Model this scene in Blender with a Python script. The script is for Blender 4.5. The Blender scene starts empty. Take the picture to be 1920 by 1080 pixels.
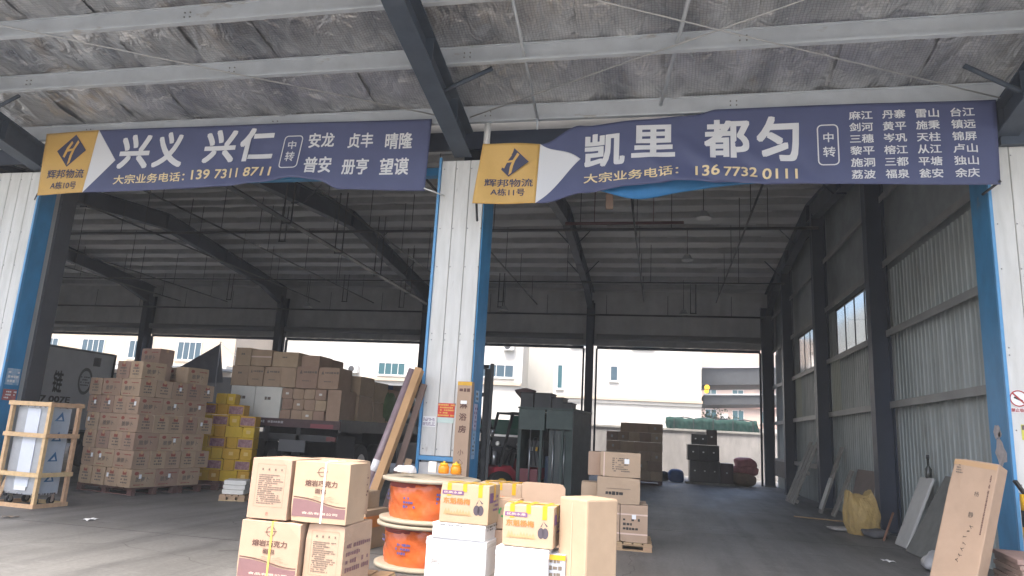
import bpy, bmesh, math, random
from mathutils import Matrix, Vector, Euler
R = math.radians
random.seed(7)
scene = bpy.context.scene
COL = scene.collection

# ------------------------------------------------------------------ camera
yaw, pit, rol = R(-12.4), R(11.75), R(3.15)
cy, sy = math.cos(yaw), math.sin(yaw)
r0, f0, u0 = Vector((cy, -sy, 0)), Vector((sy, cy, 0)), Vector((0, 0, 1))
fw = f0 * math.cos(pit) + u0 * math.sin(pit)
up = u0 * math.cos(pit) - f0 * math.sin(pit)
cr = r0 * math.cos(rol) + up * math.sin(rol)
cu = up * math.cos(rol) - r0 * math.sin(rol)
cd = bpy.data.cameras.new('camera')
cd.sensor_width = 36; cd.lens = 1310 / 1920 * 36; cd.clip_end = 2000; cd.clip_start = .05
cam = bpy.data.objects.new('camera', cd); COL.objects.link(cam)
cam.matrix_world = Matrix(((cr.x, cu.x, -fw.x, 0), (cr.y, cu.y, -fw.y, 0), (cr.z, cu.z, -fw.z, 1.6), (0, 0, 0, 1)))
scene.camera = cam

# ------------------------------------------------------------------ light
SUN_EL, SUN_AZ = R(66), R(205)      # azimuth clockwise from +Y: behind the camera, a little to its left
w = bpy.data.worlds.new('World'); scene.world = w; w.use_nodes = True
nt = w.node_tree; bg = nt.nodes['Background']
sky = nt.nodes.new('ShaderNodeTexSky'); sky.sky_type = 'NISHITA'; sky.sun_disc = False
sky.sun_elevation = SUN_EL; sky.sun_rotation = SUN_AZ
sky.air_density = .9; sky.dust_density = 5.5; sky.ozone_density = .6
nt.links.new(sky.outputs[0], bg.inputs[0]); bg.inputs[1].default_value = .15
sl = bpy.data.lights.new('sun', 'SUN'); sl.energy = 1.5; sl.angle = R(25); sl.color = (1, .97, .93)
sun = bpy.data.objects.new('sun', sl); COL.objects.link(sun)
sd = Vector((math.sin(SUN_AZ) * math.cos(SUN_EL), math.cos(SUN_AZ) * math.cos(SUN_EL), math.sin(SUN_EL)))
sun.rotation_euler = sd.to_track_quat('Z', 'Y').to_euler()
vs = scene.view_settings
vs.view_transform = 'Standard'; vs.look = 'None'; vs.gamma = 1; vs.use_curve_mapping = False
vs.exposure = 2.12
scene.cycles.max_bounces = 12; scene.cycles.diffuse_bounces = 9; scene.cycles.glossy_bounces = 3
scene.cycles.transmission_bounces = 4
scene.cycles.use_denoising = True

# ------------------------------------------------------------------ materials
MATS = {}
def mat(name, col, rough=.7, metal=0, noise=None, bump=None, rand=0, trans=0, col2=None, stretch=(1, 1, 1), spec=None):
    """procedural material; noise=(scale, amount): mottling, bump=(scale, strength), rand: shade drifts from object to object"""
    if name in MATS: return MATS[name]
    m = bpy.data.materials.new(name); m.use_nodes = True; t = m.node_tree; L = t.links
    b = t.nodes['Principled BSDF']
    b.inputs['Roughness'].default_value = rough; b.inputs['Metallic'].default_value = metal
    if spec is not None: b.inputs['Specular IOR Level'].default_value = spec
    tc = t.nodes.new('ShaderNodeTexCoord'); mp = t.nodes.new('ShaderNodeMapping'); L.new(tc.outputs['Object'], mp.inputs[0])
    mp.inputs['Scale'].default_value = stretch
    rgb = t.nodes.new('ShaderNodeRGB'); rgb.outputs[0].default_value = (*col, 1); out = rgb.outputs[0]
    if noise:
        n = t.nodes.new('ShaderNodeTexNoise'); n.inputs['Scale'].default_value = noise[0]; n.inputs['Detail'].default_value = 8
        n.inputs['Roughness'].default_value = .65
        L.new(mp.outputs[0], n.inputs['Vector'])
        cr_ = t.nodes.new('ShaderNodeMapRange'); cr_.inputs[1].default_value = .3; cr_.inputs[2].default_value = .7
        L.new(n.outputs[0], cr_.inputs[0])
        mx = t.nodes.new('ShaderNodeMixRGB'); mx.inputs[1].default_value = (*col, 1)
        mx.inputs[2].default_value = (*(col2 or tuple(c * (1 - noise[1]) for c in col)), 1)
        L.new(cr_.outputs[0], mx.inputs[0]); out = mx.outputs[0]
        rr = t.nodes.new('ShaderNodeMapRange'); rr.inputs[3].default_value = max(0, rough - .1); rr.inputs[4].default_value = min(1, rough + .1)
        L.new(n.outputs[0], rr.inputs[0]); L.new(rr.outputs[0], b.inputs['Roughness'])
    if rand:
        oi = t.nodes.new('ShaderNodeObjectInfo'); hs = t.nodes.new('ShaderNodeHueSaturation')
        mr = t.nodes.new('ShaderNodeMapRange'); mr.inputs[3].default_value = 1 - rand; mr.inputs[4].default_value = 1 + rand
        L.new(oi.outputs['Random'], mr.inputs[0]); L.new(mr.outputs[0], hs.inputs['Value'])
        ms = t.nodes.new('ShaderNodeMath'); ms.operation = 'MULTIPLY_ADD'; ms.inputs[1].default_value = .025; ms.inputs[2].default_value = .4875
        L.new(oi.outputs['Random'], ms.inputs[0]); L.new(ms.outputs[0], hs.inputs['Hue'])
        L.new(out, hs.inputs['Color']); out = hs.outputs[0]
    L.new(out, b.inputs['Base Color'])
    if bump:
        n2 = t.nodes.new('ShaderNodeTexNoise'); n2.inputs['Scale'].default_value = bump[0]; n2.inputs['Detail'].default_value = 6
        L.new(mp.outputs[0], n2.inputs['Vector'])
        bp = t.nodes.new('ShaderNodeBump'); bp.inputs['Strength'].default_value = bump[1]; bp.inputs['Distance'].default_value = .02
        L.new(n2.outputs[0], bp.inputs['Height']); L.new(bp.outputs[0], b.inputs['Normal'])
    if trans:
        b.inputs['Transmission Weight'].default_value = trans
    MATS[name] = m
    return m

kraft = mat('kraft cardboard', (.45, .315, .215), .8, noise=(2.5, .14), bump=(5, .18), rand=.09)
kraft_old = mat('dull cardboard', (.42, .285, .19), .85, noise=(3, .2), bump=(6, .2), rand=.14)
kraft_dark = mat('dark cardboard', (.23, .16, .125), .8, noise=(3, .2), rand=.15)
yellow_card = mat('yellow cardboard', (.70, .40, .012), .6, noise=(4, .2), rand=.08)
white_card = mat('pale cardboard', (.74, .71, .63), .7, noise=(3, .12), rand=.05)
foam_white = mat('white foam', (.76, .77, .78), .6, noise=(18, .05), bump=(60, .1))
film = mat('clear wrap', (.85, .86, .88), .25, bump=(9, .6))
tape_m = mat('brown packing tape', (.46, .29, .15), .3)
tape_yellow = mat('yellow packing tape', (.72, .40, .02), .35, noise=(9, .2))
tape_orange = mat('orange packing tape', (.68, .23, .03), .4)
paper = mat('white paper', (.8, .8, .78), .7)
ink_brown = mat('brown ink', (.12, .06, .045), .7)
ink_maroon = mat('maroon print', (.215, .115, .115), .65, noise=(6, .12))
ink_grey = mat('grey ink', (.16, .13, .1), .8)
ink_black = mat('black ink', (.04, .035, .03), .7)
ink_red = mat('red ink', (.30, .085, .06), .7)
ink_orange = mat('orange ink', (.75, .2, .05), .7)
ink_purple = mat('purple ink', (.17, .08, .2), .7)
cream_ink = mat('cream ink', (.66, .5, .4), .7)
strap_white = mat('white strap', (.8, .8, .76), .4)
strap_yellow = mat('yellow strap', (.75, .58, .1), .4)
wood = mat('pale wood', (.50, .345, .19), .7, noise=(5, .35), stretch=(1, 1, 9), rand=.08)
wood_new = mat('new crate wood', (.66, .44, .24), .65, noise=(5, .3), stretch=(3, 3, 3), rand=.08)
wood_old = mat('grey old wood', (.36, .34, .30), .85, noise=(6, .5), rand=.15)
pallet_red = mat('red brown pallet', (.15, .075, .06), .8, noise=(6, .3))
plyw = mat('brown board', (.30, .205, .17), .7, noise=(4, .2), rand=.1)
slate_steel = mat('slate painted steel', (.06, .08, .11), .5, noise=(3, .25))
navy_steel = mat('navy painted steel', (.03, .044, .075), .5, noise=(2, .3))
blue_steel = mat('blue painted steel', (.035, .27, .54), .45, noise=(2.4, .35), bump=(2, .1), stretch=(1, 1, .5))
blue_trim = mat('light blue trim', (.10, .33, .60), .4, noise=(4, .15))
white_clad = mat('white cladding', (.73, .725, .685), .45, noise=(2.2, .22), col2=(.55, .545, .50), stretch=(2.2, 2.2, .35), bump=(1.3, .12))
grey_purlin = mat('galvanised purlin', (.56, .60, .63), .45, metal=.1, noise=(2, .2))
dark_pur = mat('dull purlin', (.46, .46, .455), .6, noise=(2, .3))
roof_in = mat('roof underside', (.70, .70, .68), .6, noise=(.8, .35), stretch=(.3, 1, 1))
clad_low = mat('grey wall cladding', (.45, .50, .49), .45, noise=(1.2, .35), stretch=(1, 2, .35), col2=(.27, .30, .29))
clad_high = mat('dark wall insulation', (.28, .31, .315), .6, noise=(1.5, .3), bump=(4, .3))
clad_back = mat('back wall cladding', (.58, .58, .57), .6, noise=(1.2, .25))
rubber = mat('black rubber', (.016, .016, .017), .8, noise=(8, .2))
black_metal = mat('black metal', (.035, .036, .038), .5, noise=(5, .3))
chrome = mat('zinc metal', (.5, .5, .5), .3, metal=.9)
steel_grey = mat('brushed steel', (.5, .53, .57), .28, metal=.75, noise=(14, .15), stretch=(1, 1, .05))
green_paint = mat('dark green paint', (.035, .062, .053), .5, noise=(3, .3))
red_paint = mat('red paint', (.45, .03, .05), .45, noise=(4, .25))
glass = mat('window glass', (.9, .95, .95), .05, trans=.92)
bld_white = mat('white render', (.56, .545, .50), .85, noise=(.35, .2), stretch=(1, 1, .4))
bld_beige = mat('beige render', (.46, .385, .30), .85, noise=(.5, .1))
bld_pink = mat('pink render', (.47, .36, .30), .85, noise=(.5, .1))
win_dark = mat('far window glass', (.05, .085, .11), .35, spec=.25)
win_teal = mat('teal glass', (.035, .10, .115), .35, spec=.25)
concrete_w = mat('stained concrete wall', (.46, .44, .42), .9, noise=(1.4, .38), stretch=(1.2, 1, .35), bump=(10, .3))
tarp_green = mat('green tarpaulin', (.028, .058, .052), .95, noise=(3, .25), spec=.05)
tarp_dark = mat('dark tarpaulin', (.10, .10, .105), .7, noise=(3, .3))
tarp_blue = mat('blue fabric', (.015, .17, .40), .6, noise=(5, .2))
banner_navy = mat('navy banner fabric', (.072, .086, .185), .5, noise=(1.2, .16), bump=(3, .15))
banner_gold = mat('gold banner fabric', (.64, .39, .10), .5, noise=(2, .12))
banner_white = mat('white banner print', (.66, .665, .67), .5)
banner_cream = mat('pale gold lettering', (.74, .60, .34), .5)
logo_navy = mat('logo navy', (.04, .042, .085), .55)
orange_wrap = mat('orange cable under film', (.80, .17, .04), .2, noise=(3.5, .22), bump=(4, .8))
flange_m = mat('pale reel flange', (.52, .45, .33), .7, noise=(5, .2))
purple_roll = mat('mauve roll wrap', (.30, .225, .24), .35, noise=(6, .3), bump=(12, .3))
sack_red = mat('red sack', (.50, .18, .18), .6, noise=(5, .35))
sack_brown = mat('brown sack', (.24, .15, .09), .8, noise=(5, .3))
sack_yellow = mat('yellow woven sack', (.55, .38, .14), .6, noise=(7, .3), bump=(30, .3))
sack_green = mat('green sack', (.10, .16, .055), .7, noise=(5, .3))
sack_blue = mat('blue grey bale wrap', (.13, .20, .235), .35, noise=(7, .45))
leaf = mat('foliage', (.07, .11, .025), .7, noise=(3, .5))
notice_red = mat('red notice', (.62, .04, .02), .5)
sticker_blue = mat('pale blue sticker', (.35, .52, .68), .5)
grey_panel = mat('grey board', (.20, .205, .19), .8, noise=(3, .3))
white_panel = mat('off white panel', (.60, .60, .57), .6, noise=(4, .15))
container_grey = mat('grey container paint', (.60, .61, .62), .55, noise=(2, .15))
pvc = mat('white pvc', (.78, .78, .74), .4)
yellow_paint = mat('yellow paint', (.75, .43, .02), .45)
lamp_grey = mat('lamp shade', (.35, .36, .36), .4, metal=.4)
pipe_dark = mat('dark pipe', (.05, .05, .052), .5)
pipe_red = mat('red pipe', (.11, .035, .035), .5)
photo_print = mat('food photo print', (.13, .025, .05), .5, noise=(13, .5), col2=(.48, .27, .25))
# translucent fibreglass
mt = bpy.data.materials.new('fibreglass sheet'); mt.use_nodes = True
_t = mt.node_tree; _tr = _t.nodes.new('ShaderNodeBsdfTranslucent'); _tr.inputs[0].default_value = (.5, .52, .45, 1)
_ad = _t.nodes.new('ShaderNodeMixShader'); _ad.inputs[0].default_value = .45
_t.links.new(_t.nodes['Principled BSDF'].outputs[0], _ad.inputs[1]); _t.links.new(_tr.outputs[0], _ad.inputs[2])
_t.nodes['Principled BSDF'].inputs['Base Color'].default_value = (.4, .4, .36, 1)
_t.links.new(_ad.outputs[0], _t.nodes['Material Output'].inputs['Surface'])

def foil_material():
    m = bpy.data.materials.new('crinkled foil insulation'); m.use_nodes = True; t = m.node_tree; L = t.links
    b = t.nodes['Principled BSDF']; b.inputs['Metallic'].default_value = .68
    tc = t.nodes.new('ShaderNodeTexCoord')
    def noise(scale, stretch, detail=6):
        mp = t.nodes.new('ShaderNodeMapping'); mp.inputs['Scale'].default_value = stretch; L.new(tc.outputs['Object'], mp.inputs[0])
        n = t.nodes.new('ShaderNodeTexNoise'); n.inputs['Scale'].default_value = scale; n.inputs['Detail'].default_value = detail
        n.inputs['Roughness'].default_value = .6; n.inputs['Distortion'].default_value = .6
        L.new(mp.outputs[0], n.inputs['Vector']); return n.outputs[0]
    big, med, fine = noise(.7, (1.3, .6, 1)), noise(2.2, (1.5, .85, 1), 3), noise(9, (1.2, .9, 1), 1)
    ramp = t.nodes.new('ShaderNodeValToRGB'); L.new(big, ramp.inputs[0])
    e = ramp.color_ramp.elements; e[0].position = .34; e[0].color = (.30, .31, .335, 1); e[1].position = .62; e[1].color = (.70, .70, .70, 1)
    # brown stains
    st = noise(1.3, (1, .5, 1)); sr = t.nodes.new('ShaderNodeMapRange'); sr.inputs[1].default_value = .60; sr.inputs[2].default_value = .70; L.new(st, sr.inputs[0])
    mx = t.nodes.new('ShaderNodeMixRGB'); mx.inputs[2].default_value = (.46, .40, .35, 1); L.new(ramp.outputs[0], mx.inputs[1])
    ml = t.nodes.new('ShaderNodeMath'); ml.operation = 'MULTIPLY'; ml.inputs[1].default_value = .7; L.new(sr.outputs[0], ml.inputs[0]); L.new(ml.outputs[0], mx.inputs[0])
    # scrim grid printed in the foil
    br = t.nodes.new('ShaderNodeTexBrick'); br.offset = 0; br.inputs['Scale'].default_value = 1; br.inputs['Brick Width'].default_value = .045
    br.inputs['Row Height'].default_value = .045; br.inputs['Mortar Size'].default_value = .005; br.inputs['Mortar Smooth'].default_value = .3
    br.inputs['Color1'].default_value = br.inputs['Color2'].default_value = (1, 1, 1, 1); br.inputs['Mortar'].default_value = (.72, .72, .72, 1)
    L.new(tc.outputs['Object'], br.inputs['Vector'])
    mg = t.nodes.new('ShaderNodeMixRGB'); mg.blend_type = 'MULTIPLY'; mg.inputs[0].default_value = 1
    L.new(mx.outputs[0], mg.inputs[1]); L.new(br.outputs[0], mg.inputs[2]); L.new(mg.outputs[0], b.inputs['Base Color'])
    rr = t.nodes.new('ShaderNodeMapRange'); rr.inputs[3].default_value = .2; rr.inputs[4].default_value = .45; L.new(big, rr.inputs[0]); L.new(rr.outputs[0], b.inputs['Roughness'])
    add = t.nodes.new('ShaderNodeMath'); add.operation = 'MULTIPLY_ADD'; add.inputs[1].default_value = .045; L.new(fine, add.inputs[0]); L.new(med, add.inputs[2])
    bp = t.nodes.new('ShaderNodeBump'); bp.inputs['Strength'].default_value = .6; bp.inputs['Distance'].default_value = .26
    L.new(add.outputs[0], bp.inputs['Height']); L.new(bp.outputs[0], b.inputs['Normal'])
    return m
foil = foil_material()
def flecks(m, col, scale, lo, amount=.8, stretch=(1, 1, .5)):
    """chips and scrapes scattered over a painted surface"""
    t = m.node_tree; L = t.links; b = t.nodes['Principled BSDF']; src = b.inputs['Base Color'].links[0].from_socket
    tc = t.nodes.new('ShaderNodeTexCoord'); mp = t.nodes.new('ShaderNodeMapping'); mp.inputs['Scale'].default_value = stretch; L.new(tc.outputs['Object'], mp.inputs[0])
    n = t.nodes.new('ShaderNodeTexNoise'); n.inputs['Scale'].default_value = scale; n.inputs['Detail'].default_value = 10; n.inputs['Roughness'].default_value = .7; L.new(mp.outputs[0], n.inputs['Vector'])
    r = t.nodes.new('ShaderNodeMapRange'); r.inputs[1].default_value = lo; r.inputs[2].default_value = lo + .05; r.inputs[4].default_value = amount; L.new(n.outputs[0], r.inputs[0])
    x = t.nodes.new('ShaderNodeMixRGB'); x.inputs[2].default_value = (*col, 1); L.new(r.outputs[0], x.inputs[0]); L.new(src, x.inputs[1]); L.new(x.outputs[0], b.inputs['Base Color'])
flecks(white_clad, (.36, .33, .28), 3.2, .655, .55, (1, 1, .3))
flecks(blue_steel, (.22, .20, .19), 4.5, .64, .75)
flecks(blue_trim, (.30, .26, .22), 7, .63, .7)
flecks(clad_low, (.16, .145, .12), 1.6, .6, .5, (1, 1, .2))
flecks(navy_steel, (.07, .06, .055), 5, .66, .5)
flecks(grey_purlin, (.36, .33, .29), 2.5, .62, .6, (.4, 1, 1))
flecks(foam_white, (.50, .48, .45), 6, .66, .5, (1, 1, 1))
flecks(kraft, (.30, .205, .135), 3.5, .66, .5, (1, 1, 1))

def ground_material():
    m = bpy.data.materials.new('worn concrete'); m.use_nodes = True; t = m.node_tree; L = t.links
    b = t.nodes['Principled BSDF']; tc = t.nodes.new('ShaderNodeTexCoord')
    def noise(scale, stretch=(1, 1, 1), detail=8, rough=.6):
        mp = t.nodes.new('ShaderNodeMapping'); mp.inputs['Scale'].default_value = stretch; L.new(tc.outputs['Object'], mp.inputs[0])
        n = t.nodes.new('ShaderNodeTexNoise'); n.inputs['Scale'].default_value = scale; n.inputs['Detail'].default_value = detail; n.inputs['Roughness'].default_value = rough
        L.new(mp.outputs[0], n.inputs['Vector']); return n.outputs[0]
    r1 = t.nodes.new('ShaderNodeValToRGB'); L.new(noise(.45), r1.inputs[0])
    e = r1.color_ramp.elements; e[0].position = .32; e[0].color = (.115, .112, .105, 1); e[1].position = .68; e[1].color = (.18, .176, .166, 1)
    # scuffs and tyre smears along the drive-through direction
    r2 = t.nodes.new('ShaderNodeMapRange'); r2.inputs[1].default_value = .45; r2.inputs[2].default_value = .7; L.new(noise(1.0, (2.2, .16, 1), 10, .7), r2.inputs[0])
    mx = t.nodes.new('ShaderNodeMixRGB'); mx.blend_type = 'MULTIPLY'; mx.inputs[2].default_value = (.62, .62, .63, 1)
    L.new(r2.outputs[0], mx.inputs[0]); L.new(r1.outputs[0], mx.inputs[1])
    # pale dusty wipes, dark oily spots, long tyre tracks and hairline cracks
    dm = t.nodes.new('ShaderNodeMapRange'); dm.inputs[1].default_value = .56; dm.inputs[2].default_value = .78; L.new(noise(1.6, (.35, 1.9, 1), 12, .75), dm.inputs[0])
    md = t.nodes.new('ShaderNodeMixRGB'); md.inputs[2].default_value = (.235, .23, .22, 1); L.new(dm.outputs[0], md.inputs[0]); L.new(mx.outputs[0], md.inputs[1])
    om = t.nodes.new('ShaderNodeMapRange'); om.inputs[1].default_value = .66; om.inputs[2].default_value = .74; L.new(noise(2.4, (1, 1, 1), 5), om.inputs[0])
    mo = t.nodes.new('ShaderNodeMixRGB'); mo.blend_type = 'MULTIPLY'; mo.inputs[2].default_value = (.42, .41, .40, 1); L.new(om.outputs[0], mo.inputs[0]); L.new(md.outputs[0], mo.inputs[1])
    vo = t.nodes.new('ShaderNodeTexVoronoi'); vo.feature = 'DISTANCE_TO_EDGE'; vo.inputs['Scale'].default_value = .22
    wn = t.nodes.new('ShaderNodeMixRGB'); wn.blend_type = 'ADD'; wn.inputs[0].default_value = .5
    nn = t.nodes.new('ShaderNodeTexNoise'); nn.inputs['Scale'].default_value = 1.5; L.new(tc.outputs['Object'], nn.inputs['Vector']); L.new(tc.outputs['Object'], wn.inputs[1]); L.new(nn.outputs['Color'], wn.inputs[2]); L.new(wn.outputs[0], vo.inputs['Vector'])
    ck = t.nodes.new('ShaderNodeMapRange'); ck.inputs[1].default_value = 0; ck.inputs[2].default_value = .0022; ck.inputs[3].default_value = .35; ck.inputs[4].default_value = 1; L.new(vo.outputs['Distance'], ck.inputs[0])
    mc = t.nodes.new('ShaderNodeMixRGB'); mc.blend_type = 'MULTIPLY'; mc.inputs[0].default_value = 1; L.new(mo.outputs[0], mc.inputs[1]); L.new(ck.outputs[0], mc.inputs[2])
    sx_ = t.nodes.new('ShaderNodeSeparateXYZ'); L.new(wn.outputs[0], sx_.inputs[0])
    tw = t.nodes.new('ShaderNodeMath'); tw.operation = 'PINGPONG'; tw.inputs[1].default_value = .9; L.new(sx_.outputs[0], tw.inputs[0])
    tm_ = t.nodes.new('ShaderNodeMapRange'); tm_.inputs[1].default_value = 0; tm_.inputs[2].default_value = .12; tm_.inputs[3].default_value = .6; tm_.inputs[4].default_value = 1; L.new(tw.outputs[0], tm_.inputs[0])
    mt_ = t.nodes.new('ShaderNodeMixRGB'); mt_.blend_type = 'MULTIPLY'; L.new(noise(.5, (1, .3, 1)), mt_.inputs[0]); L.new(mc.outputs[0], mt_.inputs[1]); L.new(tm_.outputs[0], mt_.inputs[2])
    mx = mt_
    r3 = t.nodes.new('ShaderNodeMapRange'); r3.inputs[1].default_value = .35; r3.inputs[2].default_value = .75; r3.inputs[3].default_value = .85; r3.inputs[4].default_value = 1.18
    L.new(noise(22, (1, 1, 1), 4), r3.inputs[0])
    m3 = t.nodes.new('ShaderNodeMixRGB'); m3.blend_type = 'MULTIPLY'; m3.inputs[0].default_value = 1; L.new(mx.outputs[0], m3.inputs[1]); L.new(r3.outputs[0], m3.inputs[2])
    L.new(m3.outputs[0], b.inputs['Base Color'])
    rr = t.nodes.new('ShaderNodeMapRange'); rr.inputs[3].default_value = .38; rr.inputs[4].default_value = .8; L.new(noise(.8, (1.2, .4, 1)), rr.inputs[0]); L.new(rr.outputs[0], b.inputs['Roughness'])
    bp = t.nodes.new('ShaderNodeBump'); bp.inputs['Strength'].default_value = .25; bp.inputs['Distance'].default_value = .01; L.new(noise(6, (1, .5, 1)), bp.inputs['Height']); L.new(bp.outputs[0], b.inputs['Normal'])
    return m

# ------------------------------------------------------------------ mesh helpers
class MB:
    def __init__(s): s.v, s.f, s.sm = [], [], []
    def poly(s, pts, faces, smooth=False, M=None):
        o = len(s.v)
        for p in pts:
            p = Vector(p); s.v.append(M @ p if M else p)
        for f in faces: s.f.append([i + o for i in f]); s.sm.append(smooth)
        return s
    def box(s, a, b, M=None):
        x0, y0, z0 = a; x1, y1, z1 = b
        return s.poly([(x0, y0, z0), (x1, y0, z0), (x1, y1, z0), (x0, y1, z0), (x0, y0, z1), (x1, y0, z1), (x1, y1, z1), (x0, y1, z1)],
                      [(0, 3, 2, 1), (4, 5, 6, 7), (0, 1, 5, 4), (1, 2, 6, 5), (2, 3, 7, 6), (3, 0, 4, 7)], M=M)
    def bar(s, p, q, w, h, upv=(0, 0, 1)):
        """a rectangular bar from p to q, w across and h along upv"""
        p, q = Vector(p), Vector(q); d = (q - p).normalized(); x = d.cross(Vector(upv))
        x = x.normalized() if x.length > 1e-5 else Vector((1, 0, 0)); z = x.cross(d)
        pts = []
        for e in (p, q):
            for a, c in ((-1, -1), (1, -1), (1, 1), (-1, 1)): pts.append(e + x * a * w / 2 + z * c * h / 2)
        return s.poly(pts, [(3, 2, 1, 0), (4, 5, 6, 7), (0, 1, 5, 4), (1, 2, 6, 5), (2, 3, 7, 6), (3, 0, 4, 7)])
    def tube(s, p, q, r, n=8, r2=None):
        p, q = Vector(p), Vector(q); d = (q - p).normalized(); x = d.orthogonal().normalized(); y = d.cross(x); r2 = r if r2 is None else r2
        pts = [e + (x * math.cos(2 * math.pi * i / n) + y * math.sin(2 * math.pi * i / n)) * rr for e, rr in ((p, r), (q, r2)) for i in range(n)]
        o = len(s.v); s.v += pts
        for i in range(n): s.f.append([o + i, o + (i + 1) % n, o + n + (i + 1) % n, o + n + i]); s.sm.append(True)
        s.f.append([o + i for i in reversed(range(n))]); s.f.append([o + n + i for i in range(n)]); s.sm += [False, False]
        return s
    def path(s, pts, r, n=6):
        for a, b in zip(pts, pts[1:]): s.tube(a, b, r, n)
        return s
    def lathe(s, prof, n=24, c=(0, 0, 0), M=None):
        o = len(s.v)
        for r, z in prof:
            for i in range(n):
                p = Vector((c[0] + r * math.cos(2 * math.pi * i / n), c[1] + r * math.sin(2 * math.pi * i / n), c[2] + z)); s.v.append(M @ p if M else p)
        for k in range(len(prof) - 1):
            for i in range(n): s.f.append([o + k * n + i, o + k * n + (i + 1) % n, o + (k + 1) * n + (i + 1) % n, o + (k + 1) * n + i]); s.sm.append(True)
        s.f.append([o + i for i in reversed(range(n))]); s.f.append([o + (len(prof) - 1) * n + i for i in range(n)]); s.sm += [False, False]
        return s
    def grid(s, fn, nu, nv, smooth=True, flip=False):
        o = len(s.v)
        for j in range(nv + 1):
            for i in range(nu + 1): s.v.append(Vector(fn(i / nu, j / nv)))
        for j in range(nv):
            for i in range(nu):
                a = o + j * (nu + 1) + i; q = [a, a + 1, a + nu + 2, a + nu + 1]
                s.f.append(q[::-1] if flip else q); s.sm.append(smooth)
        return s
    def mesh(s, name, material):
        me = bpy.data.meshes.new(name); me.from_pydata([tuple(v) for v in s.v], [], s.f); me.update()
        me.polygons.foreach_set('use_smooth', s.sm)
        for m_ in (material if isinstance(material, (list, tuple)) else [material]): me.materials.append(m_)
        return me
    def build(s, name, material, parent=None, loc=(0, 0, 0), rot=(0, 0, 0)):
        return link(name, s.mesh(name, material), parent, loc, rot)

def link(name, me, parent=None, loc=(0, 0, 0), rot=(0, 0, 0)):
    o = bpy.data.objects.new(name, me); COL.objects.link(o)
    o.parent = parent; o.location = loc; o.rotation_euler = rot
    return o
def tag(o, label=None, cat=None, group=None, kind=None):
    if label: o['label'] = label
    if cat: o['category'] = cat
    if group: o['group'] = group
    if kind: o['kind'] = kind
    return o
def empty(name, loc=(0, 0, 0), rz=0, label=None, cat=None, group=None):
    o = bpy.data.objects.new(name, None); COL.objects.link(o); o.location = loc; o.rotation_euler = (0, 0, rz)
    return tag(o, label, cat, group)
def bevel_mesh(me, wd, seg=1):
    bm = bmesh.new(); bm.from_mesh(me)
    bmesh.ops.bevel(bm, geom=bm.edges[:], offset=wd, segments=seg, affect='EDGES', profile=.6)
    bm.to_mesh(me); bm.free(); return me
def solidify(o, th, off=0):
    m = o.modifiers.new('thickness', 'SOLIDIFY'); m.thickness = th; m.offset = off; return o

# ---- lettering
TXT = {}
def text_unit(s, bold=.012, cut=0):
    """verts, faces of a string in the unit square; weight is added by shifted copies laid a hair in front of each other"""
    k = (s, bold, cut)
    if k in TXT: return TXT[k]
    c = bpy.data.curves.new('lettering', 'FONT'); c.body = s; c.size = 1; c.resolution_u = 3
    o = bpy.data.objects.new('lettering', c); COL.objects.link(o)
    bpy.context.view_layer.update()
    me = bpy.data.meshes.new_from_object(o.evaluated_get(bpy.context.evaluated_depsgraph_get()))
    COL.objects.unlink(o); bpy.data.objects.remove(o); bpy.data.curves.remove(c)
    if cut:
        bm = bmesh.new(); bm.from_mesh(me)
        xs = [v.co.x for v in bm.verts]; x0, x1 = min(xs), max(xs); n = max(1, int((x1 - x0) / cut))
        for i in range(1, n):
            bmesh.ops.bisect_plane(bm, geom=bm.verts[:] + bm.edges[:] + bm.faces[:], plane_co=(x0 + (x1 - x0) * i / n, 0, 0), plane_no=(1, 0, 0))
        bmesh.ops.triangulate(bm, faces=bm.faces[:])
        bm.to_mesh(me); bm.free()
    base = [(v.co.x, v.co.y) for v in me.vertices]; bf = [list(p.vertices) for p in me.polygons]
    bpy.data.meshes.remove(me)
    d = bold * 1.1
    sh = [(0, 0)] if bold <= .001 else [(d, d), (-d, d), (-d, -d), (d, -d)] + ([(d, 0), (-d, 0), (0, d), (0, -d)] if bold > .018 else [])
    V, F = [], []
    for i, (a, b) in enumerate(sh):
        o_ = len(V); V += [(x + a, y + b, i * .00025) for x, y in base]; F += [[q + o_ for q in f] for f in bf]
    xs = [v[0] for v in V]; ys = [v[1] for v in V]; x0, x1, y0, y1 = min(xs), max(xs), min(ys), max(ys)
    V = [((x - x0) / (x1 - x0), (y - y0) / (y1 - y0), e) for x, y, e in V]
    TXT[k] = (V, F, (x1 - x0) / (y1 - y0)); return TXT[k]
def text_flat(mb, s, x0, x1, z0, z1, y=0, bold=.012, M=None):
    """lettering on a plane facing -Y (local x, z)"""
    V, F, _ = text_unit(s, bold)
    return mb.poly([(x0 + u * (x1 - x0), y - e, z0 + v * (z1 - z0)) for u, v, e in V], F, M=M)
def scribble(mb, x0, x1, z0, z1, rows, y=0, seed=0, fill=.75, M=None, cols=None):
    """unreadable small print: rows of small strokes"""
    rg = random.Random(seed); h = (z1 - z0) / rows
    for r in range(rows):
        x = x0; zc = z0 + (r + .5) * h; end = x1 - (x1 - x0) * rg.choice((0, 0, .1, .3, .45))
        while x < end:
            wd = h * rg.uniform(.35, .7)
            if rg.random() < fill:
                a = rg.uniform(.2, .32) * h
                mb.poly([(x, y, zc - a), (x + wd, y, zc - a), (x + wd, y, zc + a), (x, y, zc + a)], [(0, 1, 2, 3)], M=M)
            x += wd * 1.25
    return mb
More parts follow.
